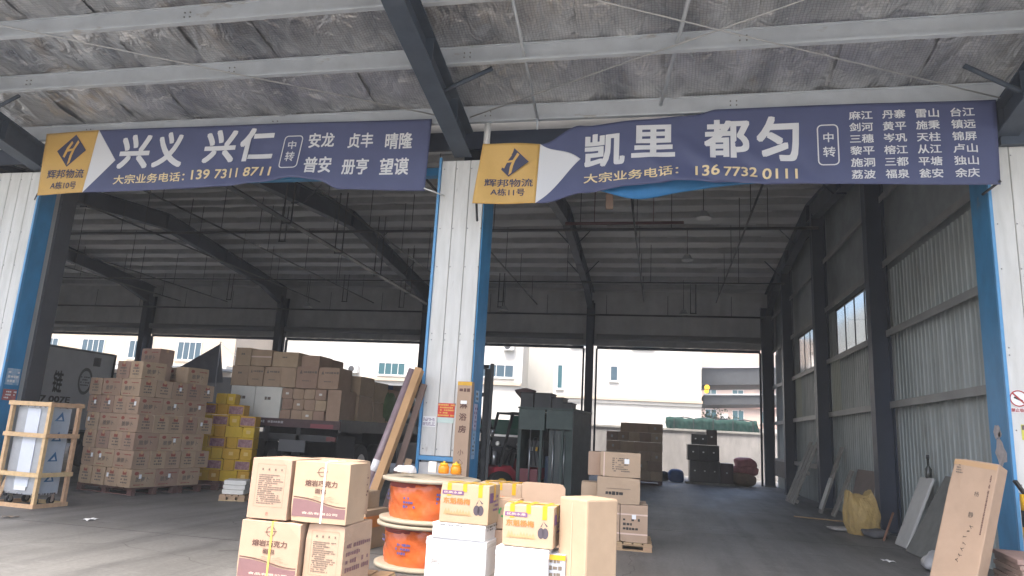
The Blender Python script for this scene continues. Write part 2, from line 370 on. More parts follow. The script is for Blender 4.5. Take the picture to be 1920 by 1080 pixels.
def quad(mb, x0, x1, z0, z1, y=0, M=None):
    return mb.poly([(x0, y, z0), (x1, y, z0), (x1, y, z1), (x0, y, z1)], [(0, 1, 2, 3)], M=M)
SIDE = lambda d: Matrix.Rotation(R(90), 4, 'Z')     # print made for the front turned to face +X

# ------------------------------------------------------------------ ground
g = MB().grid(lambda u, v: (-150 + 300 * u, -60 + 220 * v, 0), 30, 30, False).build('ground', ground_material())
tag(g, kind='structure')
for i_, yj in enumerate((4.2, 8.9, 13.9, 18.8, 23.7, 28.6)):
    tag(MB().box((-40, yj, -.004), (5, yj + .012, .0015)).build('floor_joint', mat('joint filler', (.045, .043, .04), .9)), kind='structure')
yard = MB().box((-120, 33.2, -.05), (120, 37.0, .004)).build('rear_yard_paving', mat('pale dry paving', (.30, .295, .28), .9, noise=(1, .2)))
tag(yard, kind='structure')

# ------------------------------------------------------------------ warehouse
WH = empty('warehouse', (0, 0, 0), 0, 'open fronted steel warehouse with white pillars, canopy and dark roof', 'warehouse')
FX = [4.55, -3.2, -11.1, -18.8, -26.6]         # frame lines
def zlow(y):                                   # underside of the rafters
    return 8.62 - .105 * abs(y - 22.6)
# roof sheet (corrugated) with purlins
pts = []
def roofz(y): return zlow(y) + .85
NY = 60
mb = MB()
def sagz(y):
    t_ = ((y - 11.2) / 1.12) % 1.0
    return -.17 * math.sin(math.pi * t_) ** .8
mb.grid(lambda u, v: (-34 + 40 * u, 10.7 + 21.9 * v, roofz(10.7 + 21.9 * v) + sagz(10.7 + 21.9 * v) + .018 * math.sin(u * 97 + 9 * v) + .012 * math.sin(u * 210 + 31 * v)), 160, 200, True, True)
roof = mb.build('roof', roof_in, WH)
MB().box((-34, 10.7, 9.62), (6, 32.6, 9.7)).build('roof_covering', mat('outer roof sheet', (.4, .42, .45), .5), roof)
y = 11.2
while y < 32.3:
    z = roofz(y) - .05
    MB().box((-34, y, z - .2), (5.2, y + .012, z)).box((-34, y + .012, z - .2), (5.2, y + .075, z - .188)).box((-34, y - .06, z - .012), (5.2, y, z)).build('purlin', dark_pur, roof)
    y += 1.12
# short pale strips painted in place of glints of light along some purlins
rg = random.Random(4)
fl = MB()
for k in range(30):
    yy = 11.2 + 1.12 * rg.randint(8, 16); x = rg.choice((rg.uniform(-2.4, 3.5), rg.uniform(-2.4, 3.5), rg.uniform(-14, 3))); L_ = rg.uniform(.3, 1.2)
    z = roofz(yy) - .06
    fl.box((x, yy - .09, z - .03), (x + L_, yy - .075, z + .01))
tag(fl.build('foil_edge', mat('bright foil edge', (.6, .61, .6), .35, metal=.3), roof), kind='stuff')

def rafter(x):
    mb = MB(); prof = [(10.9, .75), (14.5, .55), (22.6, .62), (29.6, .6), (31.9, 1.0)]
    for (ya, da), (yb, db) in zip(prof, prof[1:]):
        for dx0, dx1, top in ((-.13, .13, 0), (-.13, .13, 1), (-.02, .02, 2)):
            ta, tb = zlow(ya) + .6, zlow(yb) + .6
            ba, bb_ = ta - da, tb - db
            if top == 0: ba, bb_, ta, tb = ba, bb_, ba + .03, bb_ + .03
            elif top == 1: ba, bb_ = ta - .03, tb - .03
            mb.poly([(x + dx0, ya, ba), (x + dx1, ya, ba), (x + dx1, yb, bb_), (x + dx0, yb, bb_), (x + dx0, ya, ta), (x + dx1, ya, ta), (x + dx1, yb, tb), (x + dx0, yb, tb)],
                    [(0, 3, 2, 1), (4, 5, 6, 7), (0, 1, 5, 4), (1, 2, 6, 5), (2, 3, 7, 6), (3, 0, 4, 7)])
    for yy in (18.7, 22.6, 26.5):
        mb.box((x - .125, yy - .02, zlow(yy) - .03), (x + .125, yy + .02, zlow(yy) + .6))
    return mb
for x in FX: rafter(x).build('rafter', navy_steel, roof)
# fly braces from rafters to purlins
for x in FX[:3]:
    for yy in (15.7, 19, 24.6, 27.9):
        for s in (-1, 1): MB().tube((x + s * .1, yy, zlow(yy) + .05), (x + s * .65, yy, zlow(yy) + .65), .02, 5).build('fly_brace', navy_steel, roof)

# columns at the back and along the gable wall (tapered H sections)
def column(x, y, z1, w0=.3, w1=.5, along='x', side=0):
    mb = MB()
    def sect(wa, wb, t0, t1, rot):
        pass
    h = .16
    # flanges are plates across, web between them; depth grows upward
    for sgn in (-1, 1):
        a0, a1 = sgn * w0 / 2, sgn * w1 / 2
        P = []
        for z, a in ((0, a0), (z1, a1)):
            for q in ((a - .012, -h), (a + .012, -h), (a + .012, h), (a - .012, h)): P.append((q[0], q[1], z))
        mb.poly(P, [(3, 2, 1, 0), (4, 5, 6, 7), (0, 1, 5, 4), (1, 2, 6, 5), (2, 3, 7, 6), (3, 0, 4, 7)])
    mb.poly([(-w0 / 2, -.01, 0), (w0 / 2, -.01, 0), (w0 / 2, .01, 0), (-w0 / 2, .01, 0), (-w1 / 2, -.01, z1), (w1 / 2, -.01, z1), (w1 / 2, .01, z1), (-w1 / 2, .01, z1)],
            [(0, 1, 5, 4), (2, 3, 7, 6), (1, 2, 6, 5), (3, 0, 4, 7)])
    o = mb.build('column', navy_steel, WH, (x, y, 0), (0, 0, R(90) if along == 'y' else 0))
    MB().box((-w0 / 2 - .05, -h - .05, 0), (w0 / 2 + .05, h + .05, .03)).build('base_plate', black_metal, o)
    return o
for x in FX[1:]: column(x, 31.75, 7.75, .34, .62, 'y')
for x, y in ((4.55, 16.3), (4.55, 21.9), (4.55, 27.5)): column(x + .05, y, zlow(y) + .1, .36, .36, 'x')
column(4.5, 31.9, 7.6, .36, .5, 'x')

# gable wall
gw = MB()
def ribs(y0, y1, n): pass
def corr(x, y0, y1, z0, z1, pitch=.2, dep=.018):
    mb = MB(); P = []; yy = y0
    prof = [(0, 0), (.35, 0), (.45, 1), (.9, 1), (1.0, 0)]
    while yy < y1 - 1e-6:
        for a, b in prof[:-1]: P.append((min(yy + a * pitch, y1), b))
        yy += pitch
    P.append((y1, 0)); o = len(mb.v)
    for (q, b) in P: mb.v += [Vector((x + dep * b, q, z0)), Vector((x + dep * b, q, z1))]
    for i in range(len(P) - 1): mb.f.append([o + 2 * i, o + 2 * i + 1, o + 2 * i + 3, o + 2 * i + 2]); mb.sm.append(False)
    return mb
GABLE_SHIFT = -.12
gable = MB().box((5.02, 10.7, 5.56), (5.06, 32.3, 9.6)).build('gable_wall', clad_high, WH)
bays = [(11.0, 16.3), (16.3, 21.9), (21.9, 27.5), (27.5, 32.2)]
for i, (a, b) in enumerate(bays):
    solidify(corr(4.98, a, b, 0, 2.7).build('cladding_panel', clad_low, gable), .004)
    if i in (1, 2):
        fa = b - 1.0
        solidify(corr(4.98, a, fa, 2.7, 4.2).build('cladding_panel', clad_low, gable), .004)
        solidify(corr(4.98, fa, b, 2.7, 4.2).build('fibreglass_panel', mt, gable), .003)
        # window strip
        w0, w1 = a + 1.0, b - .75
        solidify(corr(4.98, a, w0, 4.2, 5.56).build('cladding_panel', clad_low, gable), .004)
        solidify(corr(4.98, w1, b, 4.2, 5.56).build('cladding_panel', clad_low, gable), .004)
        wn = MB(); n = 4
        wn.box((4.97, w0, 4.2), (5.01, w1, 4.25)).box((4.97, w0, 5.51), (5.01, w1, 5.56))
        for k in range(n + 1):
            q = w0 + (w1 - w0 - .05) * k / n; wn.box((4.975, q, 4.25), (5.005, q + .035, 5.51))
        wf = wn.build('window', black_metal, gable)
        pn = MB()
        for k in range(n):
            q = w0 + (w1 - w0 - .05) * k / n
            pn.box((4.99, q + .05, 4.26), (4.994, q + (w1 - w0 - .05) / n, 5.5))
        pn.build('window_glass', glass, gable)
    else:
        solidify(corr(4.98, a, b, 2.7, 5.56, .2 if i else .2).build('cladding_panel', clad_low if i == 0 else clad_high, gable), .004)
    for z in (1.2, 2.7, 4.2, 5.72, 7.2):
        if z > 1.3 or i > 1:
            MB().box((4.8, a + .2, z - .035), (4.97, b - .2, z - .02)).box((4.8, a + .2, z - .16), (4.815, b - .2, z - .035)).build('girt', mat('grey girt', (.27, .275, .265), .5, noise=(2, .2)), gable)
MB().box((4.7, 28.4, .5), (4.97, 31.0, 1.1)).build('wall_box', black_metal, gable)
gable.location.x = GABLE_SHIFT
# far left end wall (dark, closes the hall beyond the pillars)
MB().box((-34.1, 10.7, 0), (-34, 32.4, 9.2)).build('end_wall', clad_back, WH)

# back wall above the openings
back = MB().grid(lambda u, v: (-34 + 38.9 * u, 32.1 + .02 * math.sin(u * 400), 5.75 + 2.7 * v), 780, 1, False, False).build('back_wall', clad_back, WH)
solidify(back, .01)
for i in range(5):
    xa = FX[i] - .3 if i else 4.2; xb = FX[i + 1] + .3 if i < 4 else -33.9
    MB().box((xb, 31.9, 5.6), (xa, 32.06, 5.72)).build('door_head', navy_steel, back)
    MB().tube((xb, 31.7, 6.12), (xa, 31.7, 6.12), .14, 10).build('shutter_roll', mat('shutter slats', (.22, .22, .215), .5, metal=.3), back)
    for xx in (xa, xb):
        MB().box((xx - .04, 31.9, 0), (xx + .04, 32.0, 5.6)).build('door_jamb', mat('matt jamb', (.03, .035, .045), .9, spec=.1), back)

# pipes under the roof
def pipe(p, q, r, m, hang=None, n=10):
    o = MB().tube(p, q, r, 8).build('ceiling_pipe', m, WH)
    p, q = Vector(p), Vector(q)
    if hang:
        for k in range(n):
            a = p.lerp(q, (k + .5) / n); top = roofz(a.y) - .25 if hang < 0 else a.z + hang
            MB().tube(a, (a.x, a.y, top), .012, 5).build('pipe_hanger', m, o)
    return o
for x, z in ((-5.6, 7.5), (-8.6, 7.45), (-13.6, 7.45), (-16.4, 7.45), (-21.5, 7.4), (-.8, 7.7), (2.3, 7.7), (-24.2, 7.4)):
    pipe((x, 12, z), (x, 31, z - .05), .028, pipe_dark, -1, 7)
pipe((-33.5, 31.2, 7.05), (4.3, 31.2, 7.05), .04, pipe_dark, .9, 14)
pipe((-33.5, 20.3, 7.75), (4.3, 20.3, 7.75), .045, pipe_dark, -1, 14)
pipe((-2.9, 20.25, 7.93), (.6, 20.25, 7.93), .05, pipe_red, -1, 2)
pipe((-33.5, 26.0, 7.4), (4.3, 26.0, 7.4), .03, pipe_dark, -1, 12)
# cable tray
tr = MB().box((-10.2, 12.5, 6.96), (-10.0, 31, 7.0)).build('cable_tray', pipe_dark, WH)
for k in range(6):
    yy = 13.5 + 3.2 * k
    MB().box((-10.24, yy, 6.9), (-10.21, yy + .03, roofz(yy) - .25)).box((-9.99, yy, 6.9), (-9.96, yy + .03, roofz(yy) - .25)).box((-10.21, yy, 6.9), (-9.99, yy + .03, 6.94)).build('tray_hanger', pipe_dark, tr)
# U shaped pipe drops
for x, y in ((-13.2, 21.5), (-7.2, 22.5), (-7.4, 27), (-14.5, 29.5), (-20.5, 29.5), (-7.2, 30), (-12, 30.3), (1.2, 30.5), (-7, 29.2)):
    zt = roofz(y) - .3; zb = zlow(y) - .75
    MB().tube((x, y, zt), (x, y, zb), .022, 5).tube((x + .22, y, zt), (x + .22, y, zb), .022, 5).tube((x - .03, y, zb + .02), (x + .25, y, zb + .02), .022, 5).build('pipe_drop', pipe_dark, WH)
# pendant lamps
for i, (x, y, lb) in enumerate(((1.1, 19.2, 'grey bell lamp hanging nearest the open front of the right bay'), (.85, 24.5, 'grey bell lamp hanging halfway down the right bay'),
                    (.9, 30.2, 'grey bell lamp hanging by the rear door of the right bay'), (-6.9, 30.0, 'grey bell lamp hanging beside the rear door behind the white pillar'), (-16.5, 30.0, 'grey bell lamp hanging above the loaded truck'))):
    zb = zlow(y) - .55 if i < 2 else 6.95
    e = empty('pendant_lamp', (x, y, zb), 0, lb, 'lamp', 'bell lamps hanging from the roof')
    MB().lathe([(.05, .22), (.1, .2), (.2, .03), (.21, 0)], 14).build('lamp_shade', lamp_grey, e)
    MB().tube((0, 0, .2), (0, 0, roofz(y) - .2 - zb), .012, 5).build('lamp_rod', pipe_dark, e)

# front pillars: white ribbed cladding in blue steel trim
def clad_board(mb, x0, x1, y, z0, z1, dep=.028):
    """one cladding board with a folded lip along each long side"""
    return mb.box((x0 + .008, y, z0), (x1 - .008, y + dep, z1)).box((x0 + .03, y - .006, z0 + .002), (x0 + .045, y - .0005, z1 - .002)) if False else mb.box((x0 + .004, y, z0), (x1 - .004, y + dep, z1))
def pillar(x0, x1, ztop, boards, jamb_r, jamb_l, lip_l, lip_r, zbase=1.2, jd=.55):
    root = MB().box((x0 + .02, 10.66, 0), (x1 - .02, 11.15, ztop - .02)).build('front_pillar', mat('pillar core', (.38, .39, .38), .8), WH)
    n = boards; wd = (x1 - x0) / n
    splits = [zbase, ztop]
    for i in range(n):
        for a, b in zip(splits, splits[1:]):
            o = clad_board(MB(), x0 + i * wd, x0 + (i + 1) * wd, 10.6, a + .002, b - .002).build('cladding_board', white_clad, root)
            bevel_mesh(o.data, .006)
    sc = MB()
    for i in range(n + 1):
        for z in (zbase + .1, 2.0, 3.0, 3.1, 4.2, 4.85, ztop - .15):
            sc.lathe([(.011, 0), (.007, .007)], 6, M=Matrix.Translation((min(max(x0 + i * wd, x0 + .03), x1 - .03) + .022, 10.598, z)) @ Matrix.Rotation(R(90), 4, 'X'))
    tag(sc.build('screw', mat('screw grey', (.25, .25, .24), .5), root), kind='stuff')
    tr = MB()
    if lip_l: tr.box((x0 - .04, 10.57, 0), (x0, 10.62, ztop + .05))
    if lip_r: tr.box((x1, 10.57, 0), (x1 + .04, 10.62, ztop + .05))
    tr.box((x0 + .001, 10.575, zbase - .07), (x1 - .001, 10.64, zbase - .004))
    tr.build('corner_trim', blue_trim, root)
    if jamb_r: MB().box((x1 + .001, 10.625, 0), (x1 + .02, 10.625 + jd * 1.15, ztop)).build('jamb_plate', blue_steel, root)
    if jamb_l: MB().box((x0 - .02, 10.625, 0), (x0 - .001, 10.625 + jd * 1.3, ztop)).build('jamb_plate', blue_steel, root)
    # tiled plinth under the cladding
    k = 0; z = 0
    while z < zbase - .1:
        nn = max(2, int((x1 - x0) / .3)); w_ = (x1 - x0 - .01) / nn
        for i in range(nn):
            o = MB().box((x0 + .005 + i * w_ + .003, 10.605, z + .003), (x0 + .005 + (i + 1) * w_ - .003, 10.63, min(z + .22, zbase - .075) - .003)).build('tile', mat('white plinth tile', (.68, .67, .63), .35, noise=(3, .2), rand=.06), root)
        z += .22
    return root
P_C = pillar(-3.655, -2.90, 6.04, 3, True, False, True, False)
P_L = pillar(-13.2, -11.72, 6.06, 6, True, False, False, True, jd=.3)
P_R = pillar(4.55, 6.2, 6.02, 6, False, True, True, False, jd=.45)
# interior column faces behind the pillars
MB().box((-12.1, 11.1, 0), (-11.68, 11.45, 7.3)).build('column', mat('brown grey steel', (.06, .065, .075), .5, noise=(2, .3)), WH)
MB().box((-3.5, 11.35, 0), (-3.05, 11.6, 7.3)).build('column', navy_steel, WH)
# header rails and the cladding between pillars and roof
for xa, xb in ((-11.7, -3.69), (-2.9, 4.5)):
    MB().box((xa, 10.8, 5.86), (xb, 10.95, 6.0)).build('header_rail', blue_steel, WH)
MB().box((-30, 10.82, 6.62), (6.2, 10.9, 8.35)).build('header_cladding', clad_back, WH)
MB().box((-30, 10.75, 6.3), (6.2, 10.81, 6.62)).build('header_beam', navy_steel, WH)
# left bay beyond the left pillar
MB().box((-30, 10.7, 0), (-13.2, 10.8, 6.62)).build('front_wall', white_clad, WH)

# ------------------------------------------------------------------ canopy
def canz(y): return 6.6 + .2 * (10.4 - y)      # underside of its purlins
can = MB().poly([(-22, 4.6, canz(4.6) + .42), (10, 4.6, canz(4.6) + .42), (10, 10.75, canz(10.75) + .42), (-22, 10.75, canz(10.75) + .42),
                 (-22, 4.6, canz(4.6) + .46), (10, 4.6, canz(4.6) + .46), (10, 10.75, canz(10.75) + .46), (-22, 10.75, canz(10.75) + .46)],
                [(0, 3, 2, 1), (4, 5, 6, 7), (0, 1, 5, 4), (1, 2, 6, 5), (2, 3, 7, 6), (3, 0, 4, 7)]).build('canopy', mat('canopy sheet', (.4, .42, .44), .5), WH)
PY = [10.4, 9.03, 7.88, 6.7, 5.5, 4.7]
def foil_strip(x0, x1, seed):
    rg = random.Random(seed); ph = [rg.uniform(0, 6.28) for _ in range(8)]
    def fn(u, v):
        x = x0 + (x1 - x0) * u; y = 10.7 - 6.0 * v
        # sag between purlins plus folds
        d = min(abs(y - p) for p in PY); sag = -.055 * min(1, d / .5) * (.6 + .4 * math.sin(ph[0] + y * 1.1))
        fold = .02 * math.sin(ph[1] + 9 * (x + .35 * y)) * math.sin(ph[2] + 2.3 * y) + .022 * math.sin(ph[3] + 4 * x - 2.2 * y) - .03 * max(0, math.sin(ph[6] + 3.1 * x + 1.7 * y)) ** 4 * (d > .1)
        fold += .009 * math.sin(ph[4] + 17 * x + 4 * y) * (d > .12) + .008 * math.sin(ph[5] + 13 * (x - .8 * y))
        e = .02 * (abs(u - .5) * 2) ** 6
        return (x, y, canz(y) + .33 + sag + fold + e)
    return MB().grid(fn, 16, 70, True, True)
x = -20.4; k = 0
while x < 9.5:
    foil_strip(x, x + 1.21, k).build('foil_strip', foil, can); x += 1.2; k += 1
for y in PY:
    z = canz(y)
    mb = MB().box((-21.5, y, z), (9.6, y + .012, z + .3)).box((-21.5, y - .07, z), (9.6, y, z + .012)).box((-21.5, y - .07, z + .012), (9.6, y - .058, z + .035))
    mb.box((-21.5, y - .02, z + .285), (9.6, y - .0005, z + .305))
    pr = mb.build('canopy_purlin', grey_purlin, can)
    bolts = MB()
    for xx in [-11.6 + 3.9 * i for i in range(6)]:
        for dx in (0, .09):
            for dz in (.13, .2): bolts.lathe([(.012, 0), (.012, .012)], 6, M=Matrix.Translation((xx + .9 + dx, y, z + dz)) @ Matrix.Rotation(R(90), 4, 'X'))
    tag(bolts.build('bolt', mat('bolt grey', (.2, .2, .19), .5), can), kind='stuff')
def canopy_beam(x, wd=.3):
    mb = MB(); prof = [(10.62, 6.1), (7.3, 6.74), (4.65, canz(4.65) - .28)]
    for (ya, ba), (yb, bb) in zip(prof, prof[1:]):
        ta, tb = canz(ya) - .002, canz(yb) - .002
        for a, b, k in ((-wd / 2, wd / 2, 0), (-wd / 2, wd / 2, 1), (-.012, .012, 2)):
            z0, z1, z2, z3 = (ba, bb, ba + .025, bb + .025) if k == 0 else (ta - .025, tb - .025, ta, tb) if k == 1 else (ba + .02, bb + .02, ta - .02, tb - .02)
            mb.poly([(x + a, ya, z0), (x + b, ya, z0), (x + b, yb, z1), (x + a, yb, z1), (x + a, ya, z2), (x + b, ya, z2), (x + b, yb, z3), (x + a, yb, z3)],
                    [(0, 3, 2, 1), (4, 5, 6, 7), (0, 1, 5, 4), (1, 2, 6, 5), (2, 3, 7, 6), (3, 0, 4, 7)])
    for yy in (9.7, 8.4, 7.0): mb.box((x - wd / 2 + .01, yy, canz(yy) - .4 + (.1 if yy < 8 else 0)), (x + wd / 2 - .01, yy + .012, canz(yy) - .03))
    return mb.build('canopy_beam', slate_steel, can)
for x in (-3.3, -11.85, 4.78): canopy_beam(x)
MB().box((4.7, 10.5, 6.0), (5.3, 10.62, 6.6)).build('beam_bracket', slate_steel, can)
for a, b in (((4.0, 9.75, 6.85), (4.78, 9.75, 6.35)), ((-2.5, 9.2, 6.9), (-3.3, 9.2, 6.55)), ((-11.0, 9.2, 6.9), (-11.85, 9.2, 6.5))): MB().tube(a, b, .035, 6).build('knee_brace', slate_steel, can)
# bracing rods crossing under the purlins
def rod(p, q, r=.011): MB().tube(p, q, r, 6).build('bracing_rod', mat('rod zinc', (.42, .42, .41), .4, metal=.3), can)
rod((-3.1, 7.0, canz(7.0) - .05), (4.6, 10.2, canz(10.2) - .07)); rod((-3.1, 10.2, canz(10.2) - .02), (4.6, 7.0, canz(7.0) - .02))
rod((-11.7, 6.7, canz(6.7) - .05), (-3.4, 10.2, canz(10.2) - .03))
MB().tube((.55, 6.8, canz(6.8) + .2), (-.05, 10.3, canz(10.3) + .12), .028, 8).build('conduit', grey_purlin, can)
MB().tube((-1.95, 6.8, canz(6.8) + .2), (-2.0, 10.3, canz(10.3) - .02), .022, 8).tube((-2.0, 10.3, canz(10.3)), (-2.0, 10.32, 6.42), .02, 8).build('conduit', grey_purlin, can)
d_ = MB().tube((-2.86, 10.45, 6.62), (-2.86, 10.45, 6.2), .055, 12).build('drain_stub', pvc, can)

# ------------------------------------------------------------------ banners
def lerp_tab(t, x):
    if x <= t[0][0]: return t[0][1]
    for (a, va), (b, vb) in zip(t, t[1:]):
        if x <= b: s = (x - a) / (b - a); s = s * s * (3 - 2 * s); return va + (vb - va) * s
    return t[-1][1]
B1T = [(-11.48, 6.70), (-10.3, 6.73), (-7, 6.71), (-3.79, 6.67)]
B1B = [(-11.4, 5.46), (-10.4, 5.50), (-7.6, 5.55), (-6.8, 5.57), (-6.2, 5.66), (-5.75, 5.62), (-5.3, 5.45), (-3.82, 5.41)]
B2T = [(-2.79, 6.05), (-1.9, 6.08), (-1.28, 6.42), (-.4, 6.5), (.45, 6.55), (.8, 6.63), (4.6, 6.6)]
B2B = [(-2.88, 5.04), (-1.84, 5.10), (-1.2, 5.30), (-.57, 5.40), (.2, 5.46), (1.5, 5.39), (4.56, 5.33)]
def b1y(x, z):
    v = (z - 5.4) / 1.3
    sag = math.exp(-((x + 6.6) / .9) ** 2) * max(0, .55 - v) * .28
    return 10.3 + .018 * math.sin(x * 1.3) * (1 - v) + .01 * math.sin(7 * x + 5 * z) * (1 - v) * math.exp(-((x + 6.8) / 1.6) ** 2) * 2 - sag
def b2y(x, z):
    v = (z - 5.3) / 1.3
    left = max(0, (-1.1 - x) / 1.8)
    crumple = math.exp(-((x - .6) / 1.1) ** 2) * max(0, .75 - v)
    return 10.3 - .38 * left - .12 * crumple + .05 * crumple * math.sin(8 * (x + 1.3 * z) + 2) + .025 * crumple * math.sin(17 * (x + .9 * z)) + .012 * math.sin(x * 1.7) + .03 * left * math.sin(6 * x + 3 * z)
def banner(name, top, bot, fy, x0, x1, cuts, label, gx, tip):
    """navy cloth with a gold panel and a white arrow tip at its left end"""
    root = empty(name, ((x0 + x1) / 2, 10.3, 5.4), 0, label, 'banner', 'shop banners over the two doorways')
    off = -Vector(root.location)
    def S(x, v):
        xx = x; z = lerp_tab(bot, xx) + (lerp_tab(top, xx) - lerp_tab(bot, xx)) * v
        return Vector((xx, fy(xx, z), z))
    # the left edge leans: xl(v)
    xl = lambda v: bot[0][0] + (top[0][0] - bot[0][0]) * v
    xr = lambda v: bot[-1][0] + (top[-1][0] - bot[-1][0]) * v
    nx = int((x1 - x0) / .06)
    mb = MB().grid(lambda u, v: S(xl(v) + (xr(v) - xl(v)) * u, v) + off, nx, 24)
    c = solidify(mb.build('cloth', banner_navy, root), .004)
    P = lambda x, v, d=.006: S(x, v) + Vector((0, -d, 0)) + off
    solidify(MB().grid(lambda u, v: P(xl(v) + (gx(v) - xl(v)) * u, v), 20, 24).build('gold_panel', banner_gold, root), .002)
    def arrow(u, v):
        a = gx(v) + .001; t_ = 1 - abs(v - .5) * 2
        e = gx(1 if v > .5 else 0) + (tip - gx(1 if v > .5 else 0)) * t_
        return P(a + max(0.001, e - a) * u, v)
    solidify(MB().grid(arrow, 16, 24).build('arrow_tip', banner_white, root), .002)
    return root, off
def banner_text(root, off, fy, items, m, bold, name='lettering', rectmap=None):
    for s, x0, x1, z0, z1, *sl in items:
        dz = sl[0] if sl else 0; sh = sl[1] if len(sl) > 1 else 0
        V, F, _ = text_unit(s, bold, .12)
        mb = MB()
        P = []
        for u, v, e in V:
            x = x0 + (x1 - x0) * u + sh * v; z = z0 + (z1 - z0) * v + dz * u
            P.append(Vector((x, fy(x, z) - .013 - e, z)) + off)
        mb.poly(P, F).build(name, m, root)
def ring(root, off, fy, x0, x1, z0, z1, m, th=.018, rad=.07, sh=0):
    out = []; inn = []
    for cx, cz, a0 in ((x1 - rad, z1 - rad, 0), (x0 + rad, z1 - rad, 90), (x0 + rad, z0 + rad, 180), (x1 - rad, z0 + rad, 270)):
        for k in range(5):
            a = R(a0 + 22.5 * k); out.append((cx + rad * math.cos(a), cz + rad * math.sin(a))); inn.append((cx + (rad - th) * math.cos(a), cz + (rad - th) * math.sin(a)))
    n = len(out); P = [Vector((x + sh * (z - z0) / (z1 - z0), fy(x, z) - .012, z)) + off for x, z in out + inn]
    MB().poly(P, [(i, (i + 1) % n, n + (i + 1) % n, n + i) for i in range(n)]).build('frame_line', m, root)
def logo(root, off, fy, cx, cz, hw, hh, lean=0):
    """a diamond split by a white curved H-like mark"""
    def pl(pts, m, d, nm):
        MB().poly([Vector((cx + x * hw + lean * z, fy(cx, cz) - d, cz + z * hh)) + off for x, z in pts], [tuple(range(len(pts)))]).build(nm, m, root)
    pl([(-1, 0), (0, -1), (1, 0), (0, 1)], logo_navy, .014, 'logo_diamond')
    pl([(-.48, -.35), (-.33, -.44), (-.2, .1), (-.02, .48), (-.14, .6), (-.36, .2)], banner_gold, .018, 'logo_stroke')
    pl([(.26, .64), (.4, .5), (.22, .1), (.15, -.3), (.12, -.76), (-.02, -.9), (-.02, -.3), (.08, .15)], banner_gold, .0185, 'logo_stroke')
    pl([(-.3, -.07), (.1, .0), (.12, .14), (-.26, .08)], banner_gold, .0188, 'logo_stroke')
b1, o1 = banner('banner', B1T, B1B, b1y, -11.48, -3.79, 0, 'navy cloth banner with gold panel hung over the doorway with the truck', lambda v: -10.42 + .1 * v, -9.84)
banner_text(b1, o1, b1y, [('兴', -9.79, -9.16, 5.94, 6.60, 0, .04), ('义', -9.07, -8.46, 5.95, 6.62, 0, .04), ('兴', -8.04, -7.41, 6.0, 6.62, 0, .04), ('仁', -7.33, -6.66, 6.0, 6.63, 0, .04)], banner_white, .026)
banner_text(b1, o1, b1y, [('中', -6.37, -6.22, 6.21, 6.36), ('转', -6.39, -6.22, 5.97, 6.16)], banner_white, .01)
banner_text(b1, o1, b1y, [('安龙', -5.99, -5.51, 6.22, 6.49), ('贞丰', -5.26, -4.80, 6.19, 6.46), ('晴隆', -4.58, -4.10, 6.15, 6.44), ('普安', -6.01, -5.51, 5.75, 6.05), ('册亨', -5.31, -4.84, 5.71, 6.0), ('望谟', -4.64, -4.13, 5.69, 5.99)], banner_white, .018)
banner_text(b1, o1, b1y, [('大宗业务电话：', -9.80, -8.35, 5.64, 5.82, .04), ('139', -8.21, -7.83, 5.70, 5.88), ('7311', -7.73, -7.26, 5.70, 5.88), ('8711', -7.13, -6.61, 5.70, 5.88)], banner_cream, .013)
banner_text(b1, o1, b1y, [('辉邦物流', -11.26, -10.46, 5.78, 5.96), ('A栋10号', -11.14, -10.58, 5.57, 5.72)], logo_navy, .012)
ring(b1, o1, b1y, -6.48, -6.13, 5.84, 6.46, banner_white, sh=.03)
logo(b1, o1, b1y, -10.83, 6.33, .32, .32, .04)
b2, o2 = banner('banner', B2T, B2B, b2y, -2.79, 4.6, 0, 'sagging navy cloth banner with 24 place names over the doorway with the forklift', lambda v: -1.93 + .03 * v, -1.27)
banner_text(b2, o2, b2y, [('凯', -1.21, -.59, 5.70, 6.26, .06), ('里', -.49, .17, 5.86, 6.40), ('都', .60, 1.26, 5.82, 6.45), ('匀', 1.36, 1.96, 5.74, 6.47)], banner_white, .026)
banner_text(b2, o2, b2y, [('大宗业务电话：', -1.21, .22, 5.45, 5.61, .11), ('136', .47, .82, 5.54, 5.70), ('7732', .88, 1.36, 5.51, 5.67, -.01), ('0111', 1.43, 1.92, 5.47, 5.63, -.01)], banner_cream, .013)
banner_text(b2, o2, b2y, [('中', 2.29, 2.43, 6.02, 6.17), ('转', 2.28, 2.45, 5.79, 5.95)], banner_white, .012)
ring(b2, o2, b2y, 2.205, 2.5, 5.66, 6.30, banner_white, sh=0)
rows = ['麻江 丹寨 雷山 台江', '剑河 黄平 施秉 镇远', '三穗 岑巩 天柱 锦屏', '黎平 榕江 从江 卢山', '施洞 三都 平塘 独山', '荔波 福泉 瓮安 余庆']
xs = [(2.65, 2.97), (3.10, 3.41), (3.54, 3.85), (4.00, 4.31)]
for r_, line in enumerate(rows):
    zc = 6.425 - r_ * .183
    banner_text(b2, o2, b2y, [(q, xs[i][0], xs[i][1], zc - .068, zc + .068) for i, q in enumerate(line.split())], banner_white, .015)
banner_text(b2, o2, b2y, [('辉邦物流', -2.72, -1.98, 5.33, 5.46, .03), ('A栋11号', -2.62, -2.10, 5.19, 5.31, .02)], logo_navy, .012)
logo(b2, o2, b2y, -2.33, 5.75, .28, .24, .03)
